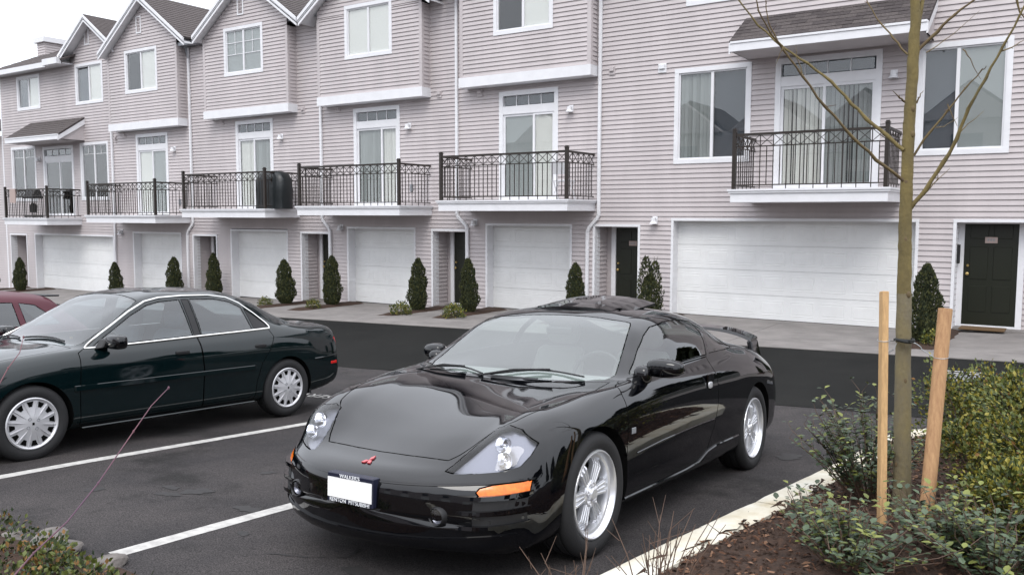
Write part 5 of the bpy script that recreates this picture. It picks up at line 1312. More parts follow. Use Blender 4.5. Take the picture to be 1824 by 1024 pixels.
SEDAN = [
 (-.93, .20, [(0,.34),(.40,.34),(.60,.342),(.70,.345),(.74,.35),(.74,.36),(.72,.37),(.66,.372),(.54,.374),(.38,.375),(.2,.376),(0,.377)]),
 (-.925, .20, [(0,.22),(.44,.22),(.64,.23),(.75,.26),(.80,.33),(.80,.44),(.77,.52),(.70,.545),(.58,.555),(.42,.56),(.2,.565),(0,.565)]),
 (-.90, .20, [(0,.17),(.50,.17),(.68,.18),(.78,.23),(.825,.35),(.825,.49),(.79,.60),(.71,.645),(.59,.655),(.43,.66),(.2,.665),(0,.67)]),
 (-.80, .18, [(0,.16),(.54,.16),(.72,.17),(.80,.23),(.845,.37),(.845,.52),(.805,.65),(.73,.71),(.60,.725),(.44,.735),(.22,.74),(0,.74)]),
 (-.45, .10, [(0,.17),(.54,.17),(.75,.18),(.83,.24),(.86,.39),(.862,.56),(.825,.71),(.755,.765),(.62,.79),(.45,.805),(.22,.812),(0,.815)]),
 (0, .02, [(0,.18),(.54,.18),(.77,.19),(.845,.25),(.865,.40),(.872,.60),(.842,.765),(.775,.822),(.64,.845),(.46,.862),(.22,.87),(0,.873)]),
 (.26, 0, [(0,.19),(.54,.19),(.78,.20),(.848,.26),(.866,.41),(.874,.61),(.848,.785),(.785,.845),(.66,.868),(.48,.883),(.24,.888),(0,.89)]),
 (.42, 0, [(0,.19),(.54,.19),(.78,.20),(.848,.26),(.866,.41),(.874,.61),(.85,.79),(.795,.855),(.69,.878),(.53,.898),(.28,.915),(0,.925)]),
 (.65, 0, [(0,.19),(.54,.19),(.78,.20),(.848,.26),(.866,.41),(.874,.61),(.852,.80),(.800,.872),(.712,.950),(.618,1.000),(.32,1.045),(0,1.055)]),
 (.92, 0, [(0,.19),(.54,.19),(.78,.20),(.848,.26),(.866,.41),(.874,.61),(.854,.805),(.802,.885),(.705,1.040),(.590,1.150),(.32,1.190),(0,1.200)]),
 (1.15, 0, [(0,.19),(.54,.19),(.78,.20),(.848,.26),(.866,.41),(.874,.61),(.855,.81),(.802,.895),(.700,1.100),(.578,1.255),(.32,1.305),(0,1.315)]),
 (1.45, 0, [(0,.19),(.54,.19),(.78,.20),(.848,.26),(.866,.41),(.876,.615),(.856,.815),(.802,.905),(.695,1.125),(.572,1.300),(.32,1.350),(0,1.362)]),
 (1.85, 0, [(0,.19),(.54,.19),(.78,.20),(.848,.26),(.867,.41),(.878,.62),(.857,.825),(.800,.918),(.693,1.125),(.570,1.300),(.32,1.352),(0,1.365)]),
 (2.15, 0, [(0,.19),(.54,.19),(.78,.20),(.848,.26),(.868,.41),(.878,.62),(.857,.83),(.797,.928),(.692,1.105),(.570,1.265),(.32,1.322),(0,1.335)]),
 (2.42, 0, [(0,.19),(.54,.19),(.78,.20),(.848,.26),(.868,.41),(.878,.625),(.855,.84),(.790,.938),(.685,1.060),(.560,1.185),(.31,1.250),(0,1.265)]),
 (2.70, 0, [(0,.20),(.54,.20),(.77,.21),(.845,.27),(.866,.42),(.876,.63),(.850,.845),(.775,.940),(.665,.995),(.545,1.065),(.30,1.125),(0,1.140)]),
 (2.95, -.01, [(0,.20),(.54,.20),(.77,.21),(.84,.27),(.862,.42),(.872,.63),(.842,.84),(.760,.925),(.640,.958),(.52,.985),(.29,1.010),(0,1.020)]),
 (3.10, -.02, [(0,.21),(.54,.21),(.76,.22),(.835,.28),(.858,.42),(.866,.63),(.832,.83),(.748,.915),(.63,.945),(.51,.957),(.28,.968),(0,.972)]),
 (3.36, -.06, [(0,.24),(.54,.24),(.74,.25),(.82,.30),(.846,.42),(.850,.61),(.815,.81),(.735,.898),(.62,.930),(.50,.944),(.28,.955),(0,.960)]),
 (3.47, -.09, [(0,.27),(.52,.27),(.72,.28),(.80,.32),(.835,.42),(.835,.58),(.80,.765),(.715,.872),(.60,.912),(.48,.928),(.27,.938),(0,.942)]),
 (3.525, -.11, [(0,.31),(.50,.31),(.70,.315),(.78,.35),(.815,.42),(.812,.50),(.77,.63),(.68,.74),(.57,.78),(.45,.795),(.25,.805),(0,.808)]),
 (3.56, -.12, [(0,.40),(.48,.40),(.66,.40),(.74,.41),(.77,.43),(.76,.46),(.71,.49),(.63,.51),(.52,.52),(.41,.525),(.22,.528),(0,.53)]),
]
def sedan():
    C = CarBuilder('sedan', (-7.81, -14.04, .17), -11.40, .02, .030, 'dark green four-door sedan with bright window surrounds and finned wheel covers', 'car', SEDAN,
                   [(0, .305, .335), (2.65, .305, .335)], 'green_paint')
    F = lambda c, n: c.z > .5 and n.z > .1
    C.part('hood', 'top', [(.33, 0), (.345, .30), (.38, .55), (.40, .70), (.1, .715), (-.4, .69), (-.80, .60), (-.86, .3), (-.88, 0), (-.86, -.3), (-.80, -.60), (-.4, -.69), (.1, -.715), (.40, -.70), (.38, -.55), (.345, -.3)], F)
    ws = [(.335, 0), (.35, .30), (.40, .54), (.45, .645), (.52, .67), (.80, .635), (1.04, .565), (1.10, .54), (1.125, .30), (1.135, 0)]
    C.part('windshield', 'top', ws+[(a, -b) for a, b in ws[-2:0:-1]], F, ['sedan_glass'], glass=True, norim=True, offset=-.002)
    bl = [(2.24, 0), (2.25, .4), (2.29, .52), (2.60, .505), (2.90, .53), (3.00, .45), (3.03, 0)]
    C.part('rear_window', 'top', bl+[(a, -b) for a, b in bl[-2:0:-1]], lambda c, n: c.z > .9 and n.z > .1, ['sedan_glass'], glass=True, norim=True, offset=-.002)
    C.part('trunk_lid', 'top', [(3.06, 0), (3.05, .45), (2.98, .62), (3.2, .64), (3.40, .62), (3.49, .5), (3.51, 0), (3.49, -.5), (3.40, -.62), (3.2, -.64), (2.98, -.62), (3.05, -.45)], lambda c, n: c.z > .80 and n.z > .25)
    belt = lambda y: lerp(y, [.46, 1.57, 2.46], [.868, .912, .942])
    C.both('front_door', [(.40, .235), (.385, .55), (.40, .84), (.46, .868), (1.565, .912), (1.60, .6), (1.60, .235)])
    C.both('rear_door', [(1.605, .235), (1.605, .6), (1.575, .912), (2.44, .940), (2.47, .86), (2.40, .72), (2.30, .60), (2.24, .42), (2.22, .235)])
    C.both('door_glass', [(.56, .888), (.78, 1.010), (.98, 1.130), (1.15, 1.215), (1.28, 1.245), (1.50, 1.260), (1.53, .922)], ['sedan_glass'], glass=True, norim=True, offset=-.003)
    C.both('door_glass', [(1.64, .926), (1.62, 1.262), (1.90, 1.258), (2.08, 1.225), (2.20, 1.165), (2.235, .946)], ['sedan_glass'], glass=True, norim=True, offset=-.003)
    C.both('quarter_panel_trim', [(2.265, .948), (2.235, 1.150), (2.36, 1.062), (2.43, .990), (2.44, .953)], ['black_plastic'], norim=True, offset=-.002)
    C.both('window_pillar', [(1.548, .922), (1.525, 1.262), (1.602, 1.262), (1.622, .925)], ['black_plastic'], norim=True, offset=-.0015)
    for sg in (1, -1):
        C.part('tail_lamp', 'front', [(sg*a, b) for a, b in [(.50, .70), (.50, .83), (.72, .83), (.81, .795), (.815, .69), (.72, .68)]], lambda c, n, sg=sg: c.x*sg > .3 and c.y > 3.28, ['red_lens'], norim=True, offset=.001)
        C.part('headlight', 'front', [(sg*a, b) for a, b in [(.42, .56), (.42, .66), (.70, .67), (.84, .64), (.84, .56)]], lambda c, n, sg=sg: c.x*sg > .3 and c.y < -.5, ['fog_glass'], norim=True, offset=.001)
    C.finish()
    mb = C.mb
    # window chrome: follow the glass outline on the surface
    out = [(.475, .872), (.56, .922), (.78, 1.045), (.98, 1.165), (1.15, 1.252), (1.30, 1.284), (1.55, 1.298), (1.85, 1.298), (2.06, 1.270), (2.20, 1.212), (2.34, 1.105), (2.44, 1.005), (2.462, .965), (2.455, .946), (2.0, .929), (1.57, .914), (1.0, .892), (.60, .876), (.475, .872)]
    def tat(y, z):
        k = np.array([[a[0], *a[2][7], *a[2][8], *a[2][9]] for a in SEDAN]); v = [lerp(y, k[:, 0], k[:, i]) for i in range(1, 7)]
        return lerp(z, [v[1], v[3], v[5]], [v[0], v[2], v[4]])
    for sg in (1, -1):
        pts = []
        for i in range(len(out)-1):
            for f_ in (0, .5): y = out[i][0]*(1-f_)+out[i+1][0]*f_; z = out[i][1]*(1-f_)+out[i+1][1]*f_; pts.append((sg*(tat(y, z)+.010), y, z))
        pts.append(pts[0]); m = MB(); m.tube(pts, .0085, 6, cap=False); mb(m, 'window_moulding', 'chrome', smooth=True)
        m = MB(); m.hexa([(sg*.874, .33, .525), (sg*.874, 2.22, .535), (sg*.888, 2.20, .537), (sg*.888, .34, .527), (sg*.876, .33, .575), (sg*.878, 2.22, .585), (sg*.886, 2.20, .583), (sg*.886, .34, .573)]); mb(m, 'side_moulding', 'green_paint', bevel=.005)
        m = MB(); m.tube([(sg*.868, .40, .212), (sg*.868, 2.20, .215)], .008, 5); mb(m, 'sill_moulding', 'green_paint')
        m = MB(); ellipsoid(m, (sg*.955, .66, .925), (.105, .06, .062), e=.55); mi = mb(m, 'door_mirror', 'black_paint', smooth=True)
        m = MB(); m.hexa([(sg*.80, .54, .86), (sg*.86, .58, .87), (sg*.86, .68, .88), (sg*.80, .68, .88), (sg*.79, .60, .95), (sg*.86, .62, .94), (sg*.86, .68, .94), (sg*.79, .68, .95)]); mb(m, 'mirror_foot', 'black_plastic', mi, bevel=.008)
        for y in (1.37, 2.28):
            m = MB(); ellipsoid(m, (sg*.868, y, .775), (.012, .075, .020), e=.55); mb(m, 'door_handle', 'black_plastic', smooth=True)
        m = MB(); m.hexa([(sg*.80, 3.28, .505), (sg*.78, 3.38, .505), (sg*(C.hitx(sg, 3.38, .52)+.004), 3.38, .505), (sg*(C.hitx(sg, 3.28, .52)+.004), 3.28, .505), (sg*.80, 3.28, .535), (sg*.78, 3.38, .54), (sg*(C.hitx(sg, 3.38, .52)+.004), 3.38, .54), (sg*(C.hitx(sg, 3.28, .52)+.004), 3.28, .535)]); mb(m, 'side_marker', 'red_lens', bevel=.004)
        m = MB(); m.tube([(sg*(C.hitx(sg, y_, z_)+.002), y_, z_) for y_, z_ in ((3.02, .585), (3.15, .59), (3.30, .60), (3.40, .605))], .009, 5); mb(m, 'bumper_edge', 'green_paint', smooth=True)
        m = MB(); m.box(sg*.80-.02, sg*.80+.02, 2.99, 3.02, .2, .38); mb(m, 'mud_flap', 'black_plastic')
    for (a, b_) in (((-.08, .40), (.50, .45)), ((-.60, .44), (-.12, .38))):
        m = MB(); pts = []
        for i in range(9):
            f_ = i/8; t = a[0]+(b_[0]-a[0])*f_; y = a[1]+(b_[1]-a[1])*f_+.03*math.sin(math.pi*f_); pts.append((t, y, C.hitz(t, y)+.012))
        m.tube(pts, .009, 5); mb(m, 'wiper', 'black_plastic')
    m = MB(); m.box(.42, .47, .54, .545, C.hitz(.44, .54)-.03, C.hitz(.44, .54)-.01); mb(m, 'parking_sticker', 'brass')
    interior(C, .60, 1.22, .36, 1.06, 'curtain_dark')
    m = MB(); m.box(-.62, .62, 2.16, 2.5, .36, .86); mb(m, 'rear_bench', 'curtain_dark', bevel=.04)
    for y in (0, 2.65):
        for sg in (1, -1): wheel(C, y, .305, .305, .205, sg, .19, .862, 'cover', .1)
HATCH = [
 (-.78, .15, [(0,.34),(.40,.34),(.56,.342),(.64,.345),(.68,.35),(.68,.36),(.66,.37),(.60,.372),(.5,.374),(.36,.375),(.2,.376),(0,.377)]),
 (-.76, .15, [(0,.20),(.44,.20),(.62,.21),(.72,.26),(.77,.36),(.77,.48),(.74,.58),(.67,.62),(.55,.64),(.40,.65),(.2,.655),(0,.66)]),
 (-.60, .12, [(0,.17),(.5,.17),(.70,.18),(.78,.24),(.81,.39),(.81,.54),(.77,.68),(.69,.73),(.57,.755),(.42,.77),(.2,.78),(0,.785)]),
 (.0, .0, [(0,.18),(.5,.18),(.72,.19),(.80,.25),(.82,.40),(.828,.60),(.80,.78),(.73,.84),(.60,.87),(.43,.89),(.2,.90),(0,.905)]),
 (.35, 0, [(0,.18),(.5,.18),(.72,.19),(.80,.25),(.82,.40),(.83,.61),(.805,.81),(.745,.88),(.65,.91),(.50,.94),(.26,.97),(0,.98)]),
 (.95, 0, [(0,.18),(.5,.18),(.72,.19),(.80,.25),(.82,.40),(.83,.61),(.808,.83),(.75,.92),(.66,1.10),(.56,1.24),(.3,1.30),(0,1.315)]),
 (1.40, 0, [(0,.18),(.5,.18),(.72,.19),(.80,.25),(.82,.40),(.83,.61),(.808,.84),(.75,.935),(.66,1.13),(.565,1.290),(.3,1.345),(0,1.36)]),
 (2.10, 0, [(0,.18),(.5,.18),(.72,.19),(.80,.25),(.82,.40),(.83,.61),(.808,.85),(.75,.945),(.66,1.12),(.565,1.270),(.3,1.325),(0,1.34)]),
 (2.45, -.01, [(0,.18),(.5,.18),(.72,.19),(.80,.25),(.82,.40),(.828,.61),(.80,.85),(.74,.95),(.65,1.10),(.56,1.235),(.3,1.29),(0,1.30)]),
 (2.66, -.03, [(0,.19),(.5,.19),(.71,.20),(.79,.26),(.81,.40),(.822,.61),(.79,.84),(.73,.94),(.64,1.02),(.55,1.09),(.3,1.14),(0,1.15)]),
 (2.92, -.06, [(0,.21),(.5,.21),(.69,.22),(.77,.28),(.79,.42),(.80,.60),(.765,.78),(.70,.85),(.60,.88),(.48,.90),(.26,.915),(0,.92)]),
 (3.00, -.08, [(0,.28),(.5,.28),(.66,.29),(.74,.33),(.765,.42),(.765,.52),(.73,.60),(.66,.64),(.56,.66),(.44,.67),(.24,.675),(0,.68)]),
 (3.02, -.08, [(0,.42),(.48,.42),(.62,.422),(.70,.425),(.72,.43),(.72,.45),(.69,.46),(.62,.47),(.53,.475),(.42,.478),(.22,.48),(0,.48)]),
]
def hatch():
    C = CarBuilder('hatchback', (-10.40, -14.85, G(-10.4, -14.85)-.02), -12.5, G(-10.4, -12.5), .03, 'faded dark red hatchback, its roof showing behind the green sedan', 'car', HATCH,
                   [(0, .29, .32), (2.35, .29, .32)], 'red_paint')
    F = lambda c, n: c.z > .5 and n.z > .1
    ws = [(.40, 0), (.44, .40), (.50, .60), (.80, .58), (.95, .52), (.97, 0)]
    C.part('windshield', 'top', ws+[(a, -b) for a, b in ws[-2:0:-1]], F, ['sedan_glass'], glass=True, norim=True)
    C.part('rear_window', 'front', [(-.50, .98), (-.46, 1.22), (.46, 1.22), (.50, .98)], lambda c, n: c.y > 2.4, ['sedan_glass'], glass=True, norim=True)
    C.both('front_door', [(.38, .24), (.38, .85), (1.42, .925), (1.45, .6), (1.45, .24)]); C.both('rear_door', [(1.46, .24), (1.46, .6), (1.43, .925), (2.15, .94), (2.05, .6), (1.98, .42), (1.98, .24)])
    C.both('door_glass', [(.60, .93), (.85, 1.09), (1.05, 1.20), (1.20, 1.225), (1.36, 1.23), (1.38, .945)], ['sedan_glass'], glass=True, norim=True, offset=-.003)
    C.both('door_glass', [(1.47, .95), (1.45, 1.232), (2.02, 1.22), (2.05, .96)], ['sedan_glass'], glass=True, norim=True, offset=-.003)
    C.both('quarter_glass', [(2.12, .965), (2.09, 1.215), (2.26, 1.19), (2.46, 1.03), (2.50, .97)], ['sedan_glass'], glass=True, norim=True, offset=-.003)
    for sg in (1, -1): C.part('tail_lamp', 'front', [(sg*a, b) for a, b in [(.55, .66), (.55, .84), (.80, .82), (.80, .66)]], lambda c, n, sg=sg: c.x*sg > .3 and c.y > 2.75, ['red_lens'], norim=True)
    C.finish()
    m = MB(); m.box(-.52, .52, 2.44, 2.60, 1.275, 1.295); C.mb(m, 'roof_spoiler', 'black_plastic', bevel=.008)
    m = MB(); m.box(-.78, -.70, 0, 0, 0, 0) if 0 else None
    interior(C, .62, 1.2, .36, 1.05, 'curtain_dark')
    for y in (0, 2.35):
        for sg in (1, -1): wheel(C, y, .29, .29, .19, sg, .17, .815, 'cover', .1)
coupe(); sedan(); hatch()
T_trunk = [(-0.766, -12.497, 0.454), (-0.768, -12.462, 0.744), (-0.789, -12.422, 1.205), (-0.806, -12.382, 1.636), (-0.818, -12.349, 1.976), (-0.827, -12.326, 2.192), (-0.834, -12.289, 2.534), (-0.836, -12.254, 2.813), (-0.836, -12.222, 3.063), (-0.838, -12.197, 3.251), (-0.854, -12.175, 3.501), (-0.892, -12.155, 3.877), (-0.945, -12.139, 4.316)]
T_br = [([(-0.855, -12.32, 2.539), (-0.94, -12.315, 2.623), (-1.045, -12.322, 2.718), (-1.125, -12.313, 2.809), (-1.249, -12.328, 2.946), (-1.373, -12.347, 3.05), (-1.512, -12.376, 3.152), (-1.656, -12.404, 3.296), (-1.789, -12.422, 3.472), (-1.884, -12.412, 3.667)], 0.011), ([(-0.842, -12.328, 2.372), (-0.967, -12.454, 2.483), (-1.065, -12.561, 2.598), (-1.188, -12.68, 2.762), (-1.284, -12.781, 2.92), (-1.364, -12.874, 3.051), (-1.411, -12.951, 3.124), (-1.45, -13.019, 3.23), (-1.483, -13.081, 3.363)], 0.009), ([(-1.332, -13.001, 3.039), (-1.349, -13.026, 3.07), (-1.386, -13.061, 3.152), (-1.401, -13.078, 3.268), (-1.409, -13.09, 3.378)], 0.005), ([(-0.864, -12.248, 3.071), (-0.944, -12.237, 3.17), (-1.004, -12.215, 3.243), (-1.092, -12.205, 3.39), (-1.148, -12.175, 3.514)], 0.006), ([(-0.818, -12.215, 3.086), (-0.722, -12.207, 3.186), (-0.642, -12.212, 3.263), (-0.546, -12.207, 3.331), (-0.416, -12.172, 3.465)], 0.01), ([(-0.809, -12.322, 2.217), (-0.729, -12.318, 2.321), (-0.652, -12.312, 2.465), (-0.589, -12.317, 2.596), (-0.541, -12.33, 2.749), (-0.469, -12.327, 2.895), (-0.4, -12.325, 3.046), (-0.331, -12.325, 3.193), (-0.255, -12.315, 3.38)], 0.0125), ([(-0.806, -12.266, 2.512), (-0.735, -12.259, 2.632), (-0.645, -12.239, 2.756), (-0.574, -12.234, 2.862), (-0.494, -12.224, 2.955), (-0.473, -12.262, 2.968)], 0.007), ([(-0.585, -12.266, 3.066), (-0.549, -12.278, 3.011), (-0.494, -12.283, 2.897)], 0.004), ([(-0.594, -12.258, 2.616), (-0.555, -12.165, 2.676), (-0.495, -12.056, 2.756)], 0.004), ([(-0.647, -12.277, 2.779), (-0.623, -12.279, 2.721), (-0.596, -12.279, 2.659)], 0.004), ([(-0.725, -12.303, 2.321), (-0.693, -12.222, 2.372), (-0.641, -12.126, 2.443)], 0.004), ([(-0.392, -12.321, 3.031), (-0.368, -12.242, 3.056), (-0.314, -12.141, 3.104)], 0.005), ([(-0.349, -12.267, 3.286), (-0.329, -12.259, 3.234), (-0.291, -12.242, 3.147)], 0.006), ([(-0.828, -12.212, 3.186), (-0.815, -12.178, 3.312), (-0.802, -12.144, 3.439), (-0.796, -12.106, 3.661)], 0.016), ([(-0.858, -12.295, 2.804), (-0.877, -12.336, 2.823), (-0.908, -12.383, 2.859)], 0.006), ([(-0.809, -12.239, 2.801), (-0.794, -12.237, 2.837), (-0.776, -12.233, 2.866)], 0.005), ([(-0.692, -12.32, 2.652), (-0.669, -12.243, 2.664), (-0.611, -12.138, 2.718)], 0.003), ([(-1.22, -13.013, 2.883), (-1.248, -13.022, 2.982), (-1.256, -13.022, 3.039)], 0.003), ([(-1.34, -12.957, 3.041), (-1.354, -12.971, 3.001), (-1.369, -12.986, 2.948)], 0.003), ([(-0.757, -12.322, 3.054), (-0.643, -12.173, 3.171), (-0.54, -12.03, 3.306)], 0.003), ([(-0.692, -12.228, 2.372), (-0.684, -12.219, 2.403), (-0.695, -12.225, 2.415)], 0.003)]
T_stakeL = [(-0.804, -12.797, 0.494), (-0.874, -12.592, 1.776)]
T_stakeR = [(-0.606, -12.782, 0.518), (-0.584, -12.527, 1.695)]
T_tie = [(-0.79, -12.431, 1.5)]
T_wireL = [(-0.868, -12.675, 1.517), (-0.811, -12.492, 1.509)]
T_wireL2 = [(-0.801, -12.512, 1.49), (-0.846, -12.605, 1.459), (-0.859, -12.678, 1.422)]
T_wireR = [(-0.765, -12.462, 1.506), (-0.724, -12.476, 1.493), (-0.697, -12.501, 1.48), (-0.687, -12.536, 1.473), (-0.649, -12.553, 1.461), (-0.619, -12.575, 1.449)]
T_twig = [(-1.327, -16.573, 1.874), (-1.328, -16.607, 1.848), (-1.329, -16.641, 1.81), (-1.322, -16.669, 1.786), (-1.327, -16.708, 1.738), (-1.342, -16.753, 1.684), (-1.359, -16.8, 1.643), (-1.361, -16.834, 1.613), (-1.376, -16.879, 1.564)]
T_twig2 = [(-1.338, -16.81, 1.991), (-1.325, -16.823, 1.97), (-1.32, -16.843, 1.95), (-1.318, -16.865, 1.916)]# ------------------------------------------------------------------ plants and the staked tree
def leafcloud(m, rr, n, pos, size, mats, elong=1.6, up=.4):
    """n small folded leaves; pos() gives a centre and an outward direction"""
    for _ in range(n):
        c, d = pos(); s = size*rr.uniform(.65, 1.3)
        d = (Vector(d)+Vector((rr.gauss(0, .6), rr.gauss(0, .6), rr.gauss(up, .5)))).normalized()
        a = d.cross(Vector((rr.gauss(0, 1), rr.gauss(0, 1), rr.gauss(0, 1)))).normalized(); b = d.cross(a)
        c = Vector(c); tip = c+d*s*elong; mid = c+d*s*elong*.5
        m.add([c, mid+a*s*.5+b*s*.12, tip, mid-a*s*.5+b*s*.12], [(0, 1, 2), (0, 2, 3)], rr.choices(range(len(mats)), [w for _, w in mats])[0])
def arbor(seed, split=False):
    rr = random.Random(seed); m = MB(); mats = [('arb_a', 5), ('arb_b', 3), ('arb_c', 4)]
    def pos():
        if split and rr.random() < .5: ox, H_, wr = rr.choice([(-.10, 1.0, .19), (.10, .93, .19)])
        else: ox, H_, wr = 0, (1.0 if not split else .7), .245
        z = rr.random()**1.15*H_
        f = z/H_; r = wr*(min(1, (f+.06)*5)**.5)*(1-f**2.5)**.62*(1+.10*math.sin(f*23+seed))+.012
        a = rr.uniform(0, 6.283); q = r*(rr.uniform(.72, 1.04)); q *= 1+.10*math.sin(a*3+z*9+seed)
        return (ox+q*math.cos(a), q*math.sin(a), z+.02), (math.cos(a)*.45, math.sin(a)*.45, 1.2)
    leafcloud(m, rr, 5200, pos, .026, mats, 1.6, .6)
    core = [(0, .03), (.05, .15), (.3, .17), (.6, .12), (.9, .03)]
    if not split: m.lathe([(z_, r_*.9) for z_, r_ in core], 'z', (0, 0, 0), 10, m=2)
    for k in range(5):
        m.tube([(rr.uniform(-.03, .03)+(.10*(1 if k % 2 else -1) if split else 0), rr.uniform(-.03, .03), .85), (rr.uniform(-.06, .06)+(.10*(1 if k % 2 else -1) if split else 0), rr.uniform(-.05, .05), rr.uniform(1.03, 1.10))], [.012, .003], 4, m=0)
    me = mesh_of(m, 'foliage', [a for a, _ in mats]); return me
arb_mesh = [arbor(1), arbor(2), arbor(3), arbor(4, True)]
tm = MB(); tm.tube([(0, 0, -.08), (0, 0, .5)], [.03, .02], 6); trunk_me = mesh_of(tm, 'trunk', 'bark')
ARB = [(-35.55, 1.20, .9, 0, 'leftmost clipped conifer, half cut off by the left edge of the photo'), (-33.9+-.65, 1.28, .95, 1, 'slim clipped conifer between the far left entry and its wide garage'),
 (-27.7, 1.12, .95, 2, 'clipped conifer behind the windshield of the green sedan, beside the second garage'), (-24.55, 1.22, 1.05, 0, 'clipped conifer above the middle of the green sedan roof, by a doorway downspout'),
 (-22.62, 1.33, 1.0, 1, 'clipped conifer just left of the third garage from the left'), (-19.25, 1.22, 1.12, 2, 'clipped conifer directly behind the boot of the green sedan, left of a doorway'),
 (-17.45, 1.26, 1.05, 0, 'clipped conifer with its tip against a bent downspout in the middle of the row'), (-14.25, 1.22, 1.05, 1, 'clipped conifer right of the fourth garage, with a low shrub at its foot'),
 (-12.55, 1.22, 1.0, 2, 'clipped conifer left of the garage seen above the coupe bonnet'), (-9.62, 1.20, .95, 0, 'clipped conifer beside the garage directly above the coupe windshield'),
 (-7.85, 1.22, .95, 3, 'twin-topped clipped conifer between the dark door and the wide garage'), (-2.28, 1.30, 1.05, 1, 'largest clipped conifer, at the right between the wide garage and the dark green door'),
 (.15, 1.0, .8, 2, 'clipped conifer at the right edge beside the dark green door')]
rl = random.Random(17)
for k, (x, h, wd, mi, lb) in enumerate(ARB):
    x, y = ARBP[k]; wd *= .90 if mi != 3 else 1.0; z = AP(x, y)+.02
    e = empty('arborvitae', (x, y, z), lb, 'conifer', 'clipped conifers along the garage fronts')
    o = put(arb_mesh[mi], 'foliage', e, (x, y, z), rot=(rl.uniform(-.035, .035), rl.uniform(-.04, .04), k*1.3 if mi != 3 else 0.35), scale=(wd*rl.uniform(.92, 1.1), wd, h*rl.uniform(.93, 1.04))); put(trunk_me, 'trunk', e, (x, y, z))
def lowshrub(seed, n=700, r=.26, h=.30, size=.030, mats=None, tall=1.0):
    rr = random.Random(seed); m = MB(); mats = mats or [('leaf_g', 4), ('leaf_d', 3), ('leaf_y', 2)]
    def pos():
        a = rr.uniform(0, 6.283); u = rr.random(); ph = math.acos(u); q = rr.uniform(.6, 1.0)
        q *= 1+.18*math.sin(a*4+seed)*math.sin(ph*5+seed); d = (math.sin(ph)*math.cos(a), math.sin(ph)*math.sin(a), math.cos(ph))
        return (d[0]*r*q, d[1]*r*q, d[2]*h*q), d
    leafcloud(m, rr, n, pos, size, mats, 1.5, .3)
    return mesh_of(m, 'foliage', [a for a, _ in mats])
lows = [lowshrub(5), lowshrub(6)]
for k, (x, y, s, lb) in enumerate([(-16.93, -1.73, .8, 'small round low shrub at the foot of the conifer by the bent downspout'), (-13.61, -2.0, 1.0, 'round low shrub at the street end of the pocket left of the white entry reveal'),
     (-11.93, -2.1, 1.05, 'round low shrub in front of the conifer above the coupe bonnet'), (-18.99, -1.6, .8, 'small low shrub just behind the boot of the green sedan'), (-1.95, -2.35, .8, 'low shrub at the foot of the largest conifer on the right')]):
    z = AP(x, y)+.02; e = empty('low_shrub', (x, y, z), lb, 'shrub', 'low round shrubs in the driveway pockets'); put(lows[k % 2], 'foliage', e, (x, y, z), rot=(0, 0, k), scale=(s, s, s))
    o = put(trunk_me, 'stem', e, (x, y, z), scale=(.5, .5, .4))

# --- staked tree
tree = empty('young_tree', T_trunk[0], 'young bare tree with mossy bark and upward branches, tied between two stakes', 'tree')
rad = [.053, .047, .043, .040, .036, .034, .032, .031, .030, .028, .024, .019, .013]
m = MB(); P_ = [Vector(p) for p in T_trunk]; P_[0].z -= .15
fine = []; fr_ = []; rr = random.Random(4)
for i in range(len(P_)-1):
    for k in range(6):
        f = k/6; fine.append(P_[i].lerp(P_[i+1], f)+Vector((rr.gauss(0, .0012), rr.gauss(0, .0012), 0))); fr_.append((rad[i]*(1-f)+rad[i+1]*f)*(1+rr.uniform(-.035, .035)))
cut_i = 20
m.tube(fine[:cut_i+1], fr_[:cut_i+1], 14); m.build('trunk', 'bark', tree, smooth=True, angle=80)
m = MB(); m.tube(fine[cut_i:], fr_[cut_i:], 14); m.build('upper_trunk', 'bark_moss', tree, smooth=True, angle=80)
m = MB()
for i in (7, 13, 20, 26, 33, 38, 41):
    ellipsoid(m, fine[i]+Vector((rr.uniform(-.6, .9)*fr_[i], -fr_[i]*.75, 0)), (.013, .010, .018), e=1.0, n=8, k=5)
m.build('branch_scars', 'bark_branch', tree, smooth=True)
for pts, r in T_br:
    m = MB(); pv = [Vector(p) for p in pts]; q = []; rs = []
    for i in range(len(pv)-1):
        for k in range(3): f = k/3; q.append(pv[i].lerp(pv[i+1], f)+Vector((rr.gauss(0, 1), rr.gauss(0, 1), rr.gauss(0, 1)))*.0022); rs.append(r*(1-.72*(i+f)/(len(pv)-1))*(1.25 if k == 0 and i and r > .005 else 1))
    q.append(pv[-1]); rs.append(r*.25); m.tube(q, rs, 7)
    b = m.build('branch', 'bark_branch' if r < .0105 else 'bark_moss', tree, smooth=True, angle=80)
    if r > .0045:
        m = MB()
        for k in range(3, len(q)-1, 3):
            d = Vector((rr.gauss(0, 1), rr.gauss(0, 1), rr.gauss(.3, 1))).normalized(); L_ = rr.choice([.012, .018, .06 if r > .006 else .02]); m.tube([q[k], q[k]+d*L_], [.0028, .0012], 4)
        m.build('buds', 'twig', b)
def stake(name, a, b, lb, mt, square):
    a, b = Vector(a), Vector(b); a = a+(a-b).normalized()*.25
    m = MB()
    if square: m.bar(a, b, .048, .034, up=(.83, .55, 0)); o = m.build(name, mt, bevel=.003, loc=a)
    else:
        m.tube([a, a.lerp(b, .5), b], [.036, .0355, .035], 18); o = m.build(name, mt, smooth=True, loc=a, angle=50)
    tag(o, lb, 'stake', 'wooden stakes beside the young tree'); return o
stake('tree_stake', T_stakeL[0], T_stakeL[1], 'slim square-cut pale wooden stake left of the young tree trunk', 'stake_wood', True)
stake('tree_stake', T_stakeR[0], T_stakeR[1], 'thick round wooden stake right of the trunk, leaning outward', 'stake_round', False)
